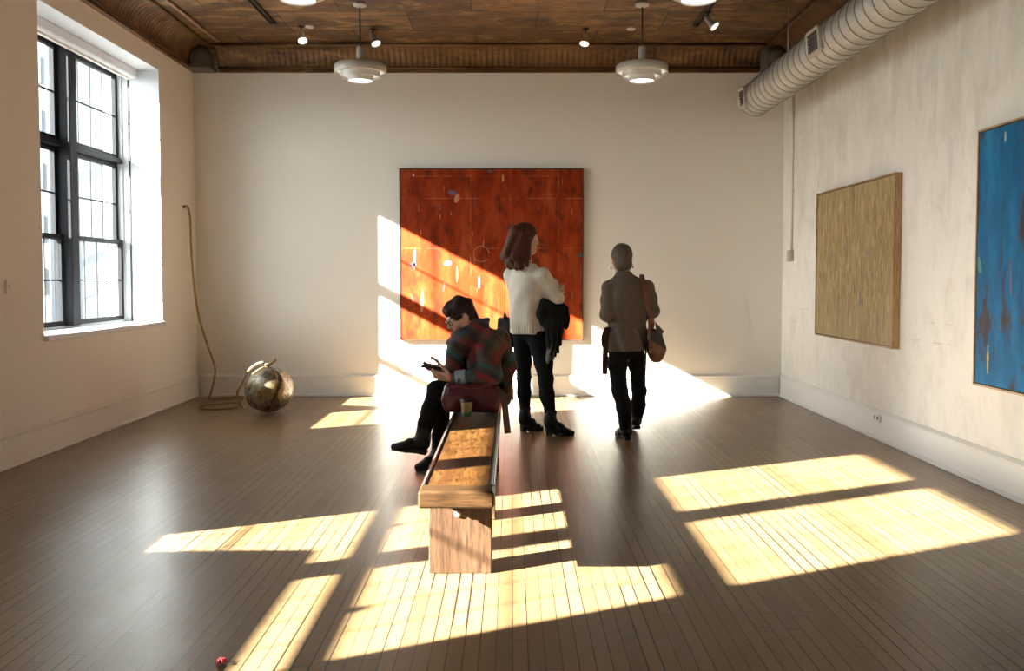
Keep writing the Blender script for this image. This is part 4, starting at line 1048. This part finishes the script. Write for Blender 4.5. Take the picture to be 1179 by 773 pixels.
hB.add(B_, (.905, 7.2, 1.29))
h1 = SDF((.74, 7.34, .84), (1.0, 7.60, 1.06), .003); hand_field(h1, wL_, (.35, .9, -.05), (.85, -.3, 0), (0, 0, 1), (.3, .5, .3), .9)
h2 = SDF((.88, 7.32, .86), (1.14, 7.60, 1.08), .003); hand_field(h2, wR_, (-.35, .9, -.05), (-.85, -.3, 0), (0, 0, 1), (.3, .5, .3), .9)
sdf_obj('body', [B_, h1, h2], SK, Bp, 2, hB.faceslots()); eyes(hB, Bp)
J_ = SDF(LO, HI, HH)
J_.loft([(.708, .920, 7.205, .170, .118), (.80, .922, 7.205, .162, .116), (.92, .926, 7.203, .152, .108), (1.0, .926, 7.2, .156, .110), (1.10, .927, 7.2, .164, .112), (1.19, .930, 7.2, .180, .112), (1.245, .930, 7.2, .178, .095), (1.275, .926, 7.2, .150, .084), (1.303, .915, 7.2, .105, .072), (1.330, .902, 7.205, .072, .062), (1.352, .897, 7.206, .064, .058)], 0, .02, fold=.010, nf=8, ph=.6)
for a, e, w in ((shL, eL, wL_), (shR, eR, wR_)): J_.chain([a + (0, 0, -.03), (a + e) / 2, e, (e + w) / 2, w], [.052, .053, .050, .046, .040], .03)
for q, s_ in ((-1, shL), (1, shR)): J_.ell(s_ + (q * -.004, 0, -.016), (.046, .058, .046), None, .04)
J_.wrinkle(.0034, 22, (1, 1, .8), 1.9)
J_.v += (.004 * np.exp(-((J_.ax[2][None, None, :] - .925) / .010) ** 2)).astype(np.float32) * (np.abs(J_.v) < .06)
J_.cut((.92, 7.2, .712), (.03, 0, -1))
MH = mat_herring(); jo = sdf_obj('jacket', J_, MH, Bp, 2)
M_sash = simple('dark_brown_sash', (.040, .022, .017), .9, scale=50, bump=.1, **{'Specular IOR Level': .12})
bl = SDF(LO, HI, HH); bl.loft([(.900, .926, 7.203, .158, .114), (.925, .926, 7.203, .157, .113), (.950, .926, 7.203, .158, .113)], 0, 0, fold=.006, nf=8, ph=.6); bl.wrinkle(.002, 40, (1, 1, 2), 1)
sdf_obj('belt', bl, MH, jo, 2)
for nme, pth, w in (('sash_tail', [(.768, 7.150, .905), (.752, 7.145, .80), (.746, 7.150, .66), (.744, 7.155, .525)], .046), ('sash_tail', [(.762, 7.19, .89), (.735, 7.185, .82), (.742, 7.18, .74)], .04), ('sash_tail', [(1.066, 7.128, .80), (1.068, 7.13, .64), (1.064, 7.13, .515)], .014)):
    p = smooth_path(pth, 6); MB().ribbon(p, w, .005, [(1, .25 * math.sin(i * .5), 0) for i in range(len(p))]).build(nme, M_sash, jo)
T_ = SDF(LO, HI, HH); legsB(T_, 0); T_.wrinkle(.0036, 30, (1, 1, 1.3), .8); T_.cut((0, 0, .80), (0, 0, 1)); T_.cut((0, 7.2, .055), (0, .38, -1))
sdf_obj('trousers', T_, M_blackcloth, Bp, 2)
boot('boot', Bp, (.914, 7.155, .12), (.930, 7.105, .0), (.868, 7.345, .0), (.912, 7.155, .20), .042, .022)
boot('boot', Bp, (1.045, 7.425, .16), (1.040, 7.385, .045), (1.030, 7.62, .0), (1.047, 7.42, .24), .040, .022)
H_ = SDF((.76, 7.08, 1.30), (1.01, 7.40, 1.60), .0036); hB.hairfield(H_, .007)
H_.ell(hB.p(0, -.055, -.03), (.066, .055, .075), hB.R, .02); H_.cap(hB.p(-.03, -.06, -.06), hB.p(.03, -.06, -.06), .040, .040, .02)
H_.ell(hB.p(0, .10, -.04), (.085, .075, .095), hB.R, .012, 's')
for q in (-1, 1): H_.ell(hB.p(q * .09, .0, -.02), (.026, .026, .040), hB.R, .008, 's')
H_.wrinkle(.0026, 60, (1, 1, .35), 2.2)
sdf_obj('hair', H_, hair_mat('cropped_grey_hair', (.030, .022, .016), (.20, .155, .11), (1, 1, .3), 60), Bp, 1)
for q in (-1, 1):
    e = MB(); p = Vector(hB.p(q * .088, -.004, -.048)); e.tube([p, p + Vector((0, 0, -.018))], .0016, 6)
    e.lathe([(.0062 * math.sin(a), -.024 - .0075 * math.cos(a)) for a in np.linspace(.01, PI - .01, 9)], 12, Matrix.Translation(p)); e.build('earring', M_sole, Bp)
# brown leather shoulder bag
bg2 = empty('shoulder_bag', (1.15, 7.2, .62)); tag(bg2, 'brown leather shoulder bag on the right side of the person in the herringbone jacket', 'bag')
JT = J_.blank(); JT.v = np.minimum(J_.v, T_.v)
Q_ = SDF(LO, HI, HH); Q_.ell((1.158, 7.185, .715), (.072, .115, .105), None, .0); Q_.box((1.152, 7.185, .80), (.055, .11, .10), np.array(((.96, 0, .28), (0, 1, 0), (-.28, 0, .96))), .03, .04)
Q_.wrinkle(.004, 26, (1, 1, 1), 1.2); Q_.cut((1.2, 7.2, .625), (.1, 0, -1), 0); Q_.cut((1.22, 7.2, .84), (.55, 0, .83)); Q_.minus(JT, .004)
t = NT('tan_leather'); nn = t.noise(t.coord(), 30, 4, .6); mt = t.bsdf(t.mix(nn, (.11, .042, .020), (.20, .085, .038)), .45, 0, t.bump(nn, .2, .003))
mdk = simple('dark_bag_leather', (.028, .020, .016), .5, scale=30, bump=.15)
sdf_obj('bag_body', Q_, [mt, mdk], bg2, 2, lambda c: ((c[:, 2] + .6 * (c[:, 0] - 1.15)) > .775).astype(int))
fl = MB(); fl.add([(1.13, 7.07, .955), (1.212, 7.12, .872), (1.150, 7.065, .80), (1.13, 7.076, .955), (1.212, 7.126, .872), (1.150, 7.071, .80)], [(0, 2, 1), (3, 4, 5), (0, 1, 4, 3), (1, 2, 5, 4), (2, 0, 3, 5)]); fl.build('flap', mdk, bg2)
mst = simple('red_brown_strap', (.13, .040, .022), .5, var=.2)
for pth, w in (([(1.105, 7.155, .86), (1.110, 7.068, .95), (1.075, 7.063, 1.06), (1.055, 7.060, 1.20), (1.035, 7.090, 1.285), (1.040, 7.19, 1.325), (1.05, 7.27, 1.29), (1.06, 7.315, 1.18)], .034), ([(1.098, 7.09, .70), (1.085, 7.068, .86), (1.083, 7.066, .97)], .018)):
    p = snap(smooth_path(pth, 6), JT, .011); MB().ribbon(p, w, .006, [(1, 0, 0)] * len(p)).build('strap', mst, bg2)
PHC = np.array((-.540, 5.958, .700)); PHM = Matrix.Rotation(.25, 4, 'Z') @ Matrix.Rotation(.16, 4, 'Y') @ Matrix.Rotation(-.25, 4, 'X'); PHR = np.array(PHM.to_3x3().transposed())
# ================= C: seated person on the far end of the bench, facing left, looking down at a phone
Cp = finish_root('person', (-.17, 6.05, .42), 'person with glasses and a plaid shawl seated on the bench, looking at a phone')
LO, HI, HH = (-.90, 5.62, -.01), (.12, 6.46, 1.24), .0055
hC = Head((-.345, 5.985, 1.045), (-.78, -.36, -.50), (-.45, -.12, .88), .98)
shL, shR = np.array((-.150, 5.90, .865)), np.array((-.215, 6.21, .865))
eL, wL_ = np.array((-.145, 5.835, .668)), np.array((-.395, 5.865, .636)); eR, wR_ = np.array((-.26, 6.27, .67)), np.array((-.462, 6.07, .680))
def legsC(F, o, k=.03):
    F.ell((-.165, 6.055, .540), (.135 + o, .165 + o, .118 + o), None, k)
    F.chain([(-.20, 5.975, .535), (-.36, 5.97, .552), (-.508, 5.975, .548), (-.552, 5.97, .42), (-.580, 5.965, .33), (-.600, 5.96, .22)], [.092 + o, .080 + o, .062 + o, .058 + o, .052 + o, .040 + o], .02)
    F.chain([(-.20, 6.145, .530), (-.36, 6.15, .500), (-.478, 6.13, .462), (-.490, 6.11, .33), (-.500, 6.07, .22), (-.508, 6.035, .10)], [.092 + o, .078 + o, .058 + o, .055 + o, .048 + o, .038 + o], .02)
def trunkC(F, o, k=.04):
    F.ell((-.160, 6.055, .66), (.118 + o, .150 + o, .14), None, k); F.ell((-.165, 6.055, .79), (.112 + o, .160 + o, .14), None, k)
    F.ell((-.190, 6.055, .895), (.09 + o, .145 + o, .07), None, k)
B_ = SDF(LO, HI, HH); legsC(B_, -.014); trunkC(B_, -.02)
for a, e, w in ((shL, eL, wL_), (shR, eR, wR_)): B_.chain([a, e, w], [.044, .036, .026], .02)
hC.add(B_, (-.215, 6.045, .925))
h1 = SDF((-.66, 5.76, .56), (-.34, 6.02, .78), .0026); hand_field(h1, wL_, (-.95, .16, .18), (.10, .78, .62), (.0, -.6, .8), (.10, .40, .35), 1.0, .0)
h2 = SDF((-.70, 5.86, .58), (-.40, 6.14, .82), .0026); hand_field(h2, wR_, (-.93, -.30, .12), (.10, -.55, .83), (0, .8, .6), (.12, .35, .30), 1.0, .0)
for hf_ in (h1, h2): hf_.box(PHC, (.0745, .0385, .0065), PHR, .003, 0, 's')
sdf_obj('body', [B_, h1, h2], SK, Cp, 2, hC.faceslots()); eyes(hC, Cp)
M_denim = simple('grey_blue_denim', (.07, .088, .10), .9, var=.25, scale=50, bump=.2, **{'Specular IOR Level': .12})
D_ = SDF(LO, HI, HH); trunkC(D_, -.004)
for a, e, w in ((shL, eL, wL_), (shR, eR, wR_)): D_.chain([a, e, (e + w) * .5, e + (w - e) * .86], [.058, .052, .047, .043], .02)
D_.chain([(-.055, 6.02, .62), (-.042, 6.02, .52), (-.040, 6.02, .465)], [.035, .034, .028], .03); D_.cap((-.05, 6.10, .60), (-.045, 6.10, .465), .035, .028, .03)
D_.cut((0, 0, .438), (0, 0, -1)); D_.wrinkle(.004, 26, (1, 1, .7), .3)
jo = sdf_obj('denim_jacket', D_, M_denim, Cp, 2)
cf = SDF((-.48, 5.75, .52), (-.22, 6.0, .78), .004); q = nrm(wL_ - eL); c0 = eL + (wL_ - eL) * .62; c1 = eL + (wL_ - eL) * .90
cf.cap(c0, c1, .052, .050, .0); cf.cut(c1, q); cf.cut(c0, -q); cf.wrinkle(.0015, 50)
sdf_obj('turned_cuff', cf, simple('pale_denim_cuff', (.27, .31, .34), .9, var=.15, scale=70), jo, 1)
br = SDF((-.46, 5.78, .56), (-.34, 5.95, .72), .003); b0 = wL_ - q * .004; br.cap(b0 - q * .011, b0 + q * .011, .033, .033, 0); br.cut(b0 + q * .011, q); br.cut(b0 - q * .011, -q)
sdf_obj('bracelet', br, simple('red_bracelet', (.62, .022, .02), .45, var=.1), Cp, 1)
T_ = SDF(LO, HI, HH); legsC(T_, 0); T_.wrinkle(.0024, 30, (1, 1, 1), 1.2); T_.cut((-.2, 6, .66), (0, 0, 1)); T_.cut((0, 0, .09), (0, 0, -1))
T_.v = np.maximum(T_.v, (.4235 - T_.ax[2][None, None, :] + 0 * T_.ax[0][:, None, None] + 0 * T_.ax[1][None, :, None]).astype(np.float32) * (T_.ax[0][:, None, None] > -.40) + -BIG * (T_.ax[0][:, None, None] <= -.40).astype(np.float32))
sdf_obj('trousers', T_, M_blackcloth, Cp, 2)
boot('boot', Cp, (-.600, 5.96, .215), (-.572, 5.962, .112), (-.812, 5.945, .150), (-.588, 5.965, .30), .048, .024, .004)
boot('boot', Cp, (-.507, 6.035, .085), (-.478, 6.035, .0), (-.650, 5.985, .0), (-.500, 6.06, .19), .044, .024, .004)
# plaid shawl: wrapped round the neck, over both shoulders, ends hanging at the back
W_ = SDF(LO, HI, HH)
W_.ell((-.165, 6.055, .80), (.155, .185, .135), None, 0); W_.ell((-.150, 6.055, .69), (.155, .180, .135), None, .05); W_.ell((-.20, 6.05, .90), (.13, .17, .075), None, .05)
W_.chain([shL + (.01, -.015, .01), (-.148, 5.850, .76), eL + (-.005, .005, .01), eL + (wL_ - eL) * .36], [.076, .078, .074, .064], .035)
W_.chain([shR, (-.25, 6.24, .76), eR, eR + (wR_ - eR) * .4], [.072, .074, .068, .060], .035)
nk = np.array((-.262, 6.02, .945))     # folded scarf ring
for k in range(3):
    R0, zz = (.082, .094, .104)[k], (.030, -.010, -.058)[k]
    W_.chain([nk + np.array((R0 * math.cos(a) - .022 * k, R0 * .98 * math.sin(a), zz + .035 * math.cos(a) * (1 if k else .6) + .012 * math.sin(2 * a + k))) for a in np.linspace(0, 2 * PI, 21)], [.034, .040, .042][k:k + 1] * 21, .016)
W_.chain([(-.335, 5.96, .90), (-.372, 5.945, .80), (-.375, 5.94, .70), (-.36, 5.95, .65)], [.062, .066, .060, .045], .035)
W_.chain([(-.32, 6.08, .88), (-.36, 6.08, .78), (-.36, 6.08, .68)], [.06, .065, .05], .035)
W_.chain([(-.10, 5.96, .91), (-.050, 5.93, .82), (-.030, 5.92, .70), (-.026, 5.92, .61), (-.022, 5.92, .565)], [.05, .052, .045, .038, .030], .03)
W_.chain([(-.08, 6.10, .90), (-.035, 6.10, .75), (-.03, 6.10, .62)], [.05, .05, .036], .03)
W_.v += (.0125 * np.sin(40 * (W_.ax[0][:, None, None] * .75 + W_.ax[2][None, None, :] * .55 + .25 * W_.ax[1][None, :, None]) + 2.6 * np.sin(7 * W_.ax[2][None, None, :] + 5 * W_.ax[0][:, None, None]))).astype(np.float32) * (np.abs(W_.v) < .07)
W_.wrinkle(.004, 24, (1, 1, 1), .9)
W_.ell(hC.c + (-.02, -.01, -.01), (.085, .085, .105), None, .01, 's')
sh = sdf_obj('shawl', W_, mat_plaid(), Cp, 2)
fr = MB(); rr = random.Random(8)
for i in range(26):
    a = i / 25; p = Vector((-.050 + .055 * math.sin(3 * a), 5.885 + .25 * a, .565 - .02 * abs(math.sin(5 * a)))) if i < 14 else Vector((-.012 + .012 * rr.random(), 5.89 + .05 * rr.random(), .60 - .03 * rr.random()))
    fr.tube([p + Vector((0, 0, .02)), p + Vector((.004 * rr.uniform(-1, 1), 0, -.03)), p + Vector((.008 * rr.uniform(-1, 1), 0, -.07 - .02 * rr.random()))], [.0035, .0025, .0018], 5)
fr.build('fringe', simple('shawl_fringe_wool', (.16, .11, .05), .9, var=.4), sh)
# short dark tousled hair
H_ = SDF((-.55, 5.78, .90), (-.16, 6.20, 1.24), .0036); hC.hairfield(H_, .012)
H_.ell(hC.p(0, -.05, -.03), (.066, .058, .085), hC.R, .02)
for r, f, u, q in ((0, .066, .086, .030), (-.035, .064, .076, .028), (.035, .064, .076, .028), (0, .02, .104, .036), (.02, -.04, .102, .038), (.052, .0, .076, .034), (-.052, .0, .076, .034), (.056, .044, .056, .022), (-.056, .044, .056, .022), (.0, -.084, .05, .040), (.045, -.07, .03, .036)): H_.ell(hC.p(r, f, u), (q, q, q * .8), hC.R, .014)
H_.ell(hC.p(0, .094, -.030), (.074, .058, .078), hC.R, .008, 's')
for q in (-1, 1): H_.ell(hC.p(q * .088, .012, -.022), (.026, .032, .040), hC.R, .008, 's'); H_.cap(hC.p(q * .072, .022, .0), hC.p(q * .071, .020, -.022), .010, .006, .008)
H_.wrinkle(.0042, 52, (1, 1, .7), 1.4)
sdf_obj('hair', H_, hair_mat('short_dark_hair', (.010, .006, .005), (.042, .022, .015), (1, 1, .5), 80), Cp, 1)
gl = MB()
for q in (-1, 1):
    c = [hC.p(q * .034 + .025 * math.cos(a), .104 - .006 * abs(math.cos(a)), .000 + .020 * math.sin(a)) for a in np.linspace(0, 2 * PI, 21)]
    gl.tube(c, .0026, 6, cap=False)
    gl.tube([hC.p(q * .058, .098, .006), hC.p(q * .074, .060, .008), hC.p(q * .078, .0, .004)], .0024, 6)
gl.tube([hC.p(-.009, .106, .004), hC.p(0, .110, .006), hC.p(.009, .106, .004)], .0024, 6)
go = gl.build('glasses', simple('black_acetate', (.012, .010, .010), .25), Cp)
for q in (-1, 1):
    MB().add([hC.p(q * .034 + .024 * math.cos(a), .103 - .006 * abs(math.cos(a)), .019 * math.sin(a)) for a in np.linspace(0, 2 * PI, 21)[:-1]], [tuple(range(20))]).build('lens', M_glass, go)

# phone held between both hands
ph = empty('phone', (-.555, 5.95, .69)); tag(ph, 'dark phone held in both hands by the seated person', 'phone')
Mp = Matrix.Translation(Vector(PHC)) @ PHM
MB().box((-.072, -.036, -.004), (.072, .036, .004), .003, M=Mp).build('case', M_sole, ph); MB().box((-.066, -.032, .0041), (.066, .032, .0048), M=Mp).build('screen', simple('phone_glass', (.02, .022, .028), .1), ph)

# burgundy leather tote standing on the bench in front of the hips
tb = empty('tote_bag', (-.26, 5.80, .424)); tag(tb, 'burgundy leather tote bag on the bench beside the seated person', 'bag')
ALL = D_.blank(); ALL.v = np.minimum.reduce([D_.v, T_.v, W_.v]); ALL.cap(c0, c1, .058, .056, 0)
Q_ = SDF(LO, HI, HH); Q_.box((-.262, 5.82, .515), (.178, .050, .092), np.array(((1, 0, -.02), (0, 1, 0), (.02, 0, 1))), .035, .0)
Q_.ell((-.395, 5.815, .50), (.062, .05, .075), None, .03); Q_.ell((-.13, 5.82, .50), (.055, .052, .075), None, .03); Q_.ell((-.29, 5.79, .54), (.09, .035, .06), None, .03)
Q_.cap((-.40, 5.82, .59), (-.13, 5.82, .605), .024, .022, .03)
Q_.wrinkle(.0052, 22, (1, 1, .8), 2.6); Q_.cut((0, 0, .4235), (0, 0, -1)); Q_.minus(ALL, .009)
mbg = simple('burgundy_leather', (.095, .014, .020), .34, var=.3, scale=14, bump=.25)
sdf_obj('bag_body', Q_, mbg, tb, 2)
p = smooth_path([(-.098, 5.765, .572), (-.070, 5.756, .555), (-.050, 5.752, .49), (-.042, 5.755, .42), (-.034, 5.758, .34), (-.028, 5.76, .292)], 6); p = snap(p, ALL, .014)
MB().ribbon(p, .042, .007, [(1, .1, .2)] * len(p)).build('strap', simple('dark_brown_strap', (.060, .022, .020), .5, var=.2), tb)
p = smooth_path([(-.40, 5.768, .585), (-.35, 5.762, .60), (-.25, 5.760, .575), (-.17, 5.760, .60), (-.13, 5.768, .60)], 6); p = snap(p, ALL, .016)
MB().ribbon(p, .018, .006, [(0, 0, 1)] * len(p)).build('handle', mbg, tb)

# paper coffee cup on the bench
cu = empty('coffee_cup', (-.291, 5.70, .4215)); tag(cu, 'green and cream paper coffee cup with dark lid on the bench', 'cup')
Tc = Matrix.Translation((-.291, 5.70, .4155)); zc = 0
t = NT('paper_cup_print'); s = t.n('SeparateXYZ', {0: t.coord()}); hz = t.math('ADD', s.outputs[2], t.math('MULTIPLY', t.noise(t.coord(), 30, 2, .5), .03))
cm = t.bsdf(t.ramp(t.math('DIVIDE', t.math('SUBTRACT', hz, .4155), .12), [(0, (.045, .16, .05)), (.30, (.045, .16, .05)), (.36, (.50, .34, .13)), (1, (.55, .38, .15))]), .6)
MB().lathe([(0, .0), (.029, .0), (.030, .003), (.0375, .090), (.0395, .092), (.0395, .095), (.036, .095), (.035, .09), (0, .088)], 36, Tc).build('cup', cm, cu)
Ml = simple('dark_cup_lid', (.035, .030, .028), .4)
MB().lathe([(.0400, .092), (.0410, .094), (.0410, .099), (.037, .101), (.036, .109), (.033, .111), (.030, .107), (0, .106)], 36, Tc).build('lid', Ml, cu)
g = MB()
vs = []; 
for a in np.linspace(-2.0, -1.25, 10):
    for zz, hw in ((.030, 0), (.072, 0)): pass
for i in range(9):      # leaf-shaped green mark on the front of the cup
    u = i / 8; w = .010 * math.sin(PI * min(max(u, .03), .97)); zz = .030 + .045 * u; r_ = .030 + .0075 * zz / .09 + .0004
    for q in (-1, 1): a = -PI / 2 - .15 + .25 * u + q * w / r_; vs.append((r_ * math.cos(a) - .291, r_ * math.sin(a) + 5.70, zz + .4155))
g.add(vs, [(2 * i, 2 * i + 1, 2 * i + 3, 2 * i + 2) for i in range(8)]); g.build('leaf_mark', simple('cup_green', (.035, .15, .05), .6), cu)
# ---------------------------------------------------------------- camera, daylight, render settings
cam = bpy.data.cameras.new('camera'); co = bpy.data.objects.new('camera', cam); C.objects.link(co); SC.camera = co
cam.sensor_width = 36.0; cam.lens = 1030.0 / 1179 * 36; cam.clip_start = .05; cam.clip_end = 1000
cam.shift_y = -23.0 / 1179; cam.shift_x = -.2 / 1179
co.location = (0, 0, 1.3); co.rotation_euler = (PI / 2 - math.atan(.0422), 0, 0)

sun = bpy.data.lights.new('sun', 'SUN'); sun.energy = SUN; sun.color = (1.0, .955, .88); sun.angle = math.radians(.6)
so = bpy.data.objects.new('sun', sun); C.objects.link(so); so.location = (-20, -8, 12)
so.rotation_euler = Vector((1.0, .48, -.52)).to_track_quat('-Z', 'Y').to_euler()
w = bpy.data.worlds.new('world'); SC.world = w; w.use_nodes = True
wt = w.node_tree; bg = wt.nodes['Background']; tc_ = wt.nodes.new('ShaderNodeTexCoord'); sx_ = wt.nodes.new('ShaderNodeSeparateXYZ'); rp_ = wt.nodes.new('ShaderNodeMapRange')
rp2 = wt.nodes.new('ShaderNodeValToRGB'); wt.links.new(tc_.outputs['Generated'], sx_.inputs[0]); wt.links.new(sx_.outputs[2], rp2.inputs[0])     # hazy bright horizon, deeper sky above
for e, (p_, v_) in zip([rp2.color_ramp.elements[0], rp2.color_ramp.elements[1]], ((.0, .95), (1.0, .20))): e.position = p_; e.color = (v_, v_ * 1.0, v_, 1)
for p_, v_ in ((.18, .72), (.45, .33)):
    e = rp2.color_ramp.elements.new(p_); e.color = (v_ * .93, v_ * .97, v_, 1)
wt.nodes.remove(rp_); wt.links.new(rp2.outputs[0], bg.inputs[0]); bg.inputs[1].default_value = SKY * 20
for a, b in WH:     # portals help the sampler find the sky through the windows; they emit nothing
    l = bpy.data.lights.new('window_portal', 'AREA'); l.shape = 'RECTANGLE'; l.size = Z1 - Z0; l.size_y = b - a; l.cycles.is_portal = True
    o = bpy.data.objects.new('window_portal', l); C.objects.link(o); o.location = (XL - WT - .01, (a + b) / 2, (Z0 + Z1) / 2); o.rotation_euler = (0, -PI / 2, 0)
SC.view_settings.view_transform = 'Standard'; SC.view_settings.look = 'None'; SC.view_settings.gamma = 1; SC.view_settings.exposure = EXPO; SC.view_settings.use_curve_mapping = False
cy = SC.cycles; cy.max_bounces = 14; cy.diffuse_bounces = 8; cy.glossy_bounces = 4; cy.transparent_max_bounces = 12; cy.transmission_bounces = 6
cy.caustics_reflective = True; cy.blur_glossy = 1.0; cy.caustics_refractive = False; cy.sample_clamp_indirect = 8; cy.use_denoising = True
try: cy.denoiser = 'OPENIMAGEDENOISE'
except Exception: pass
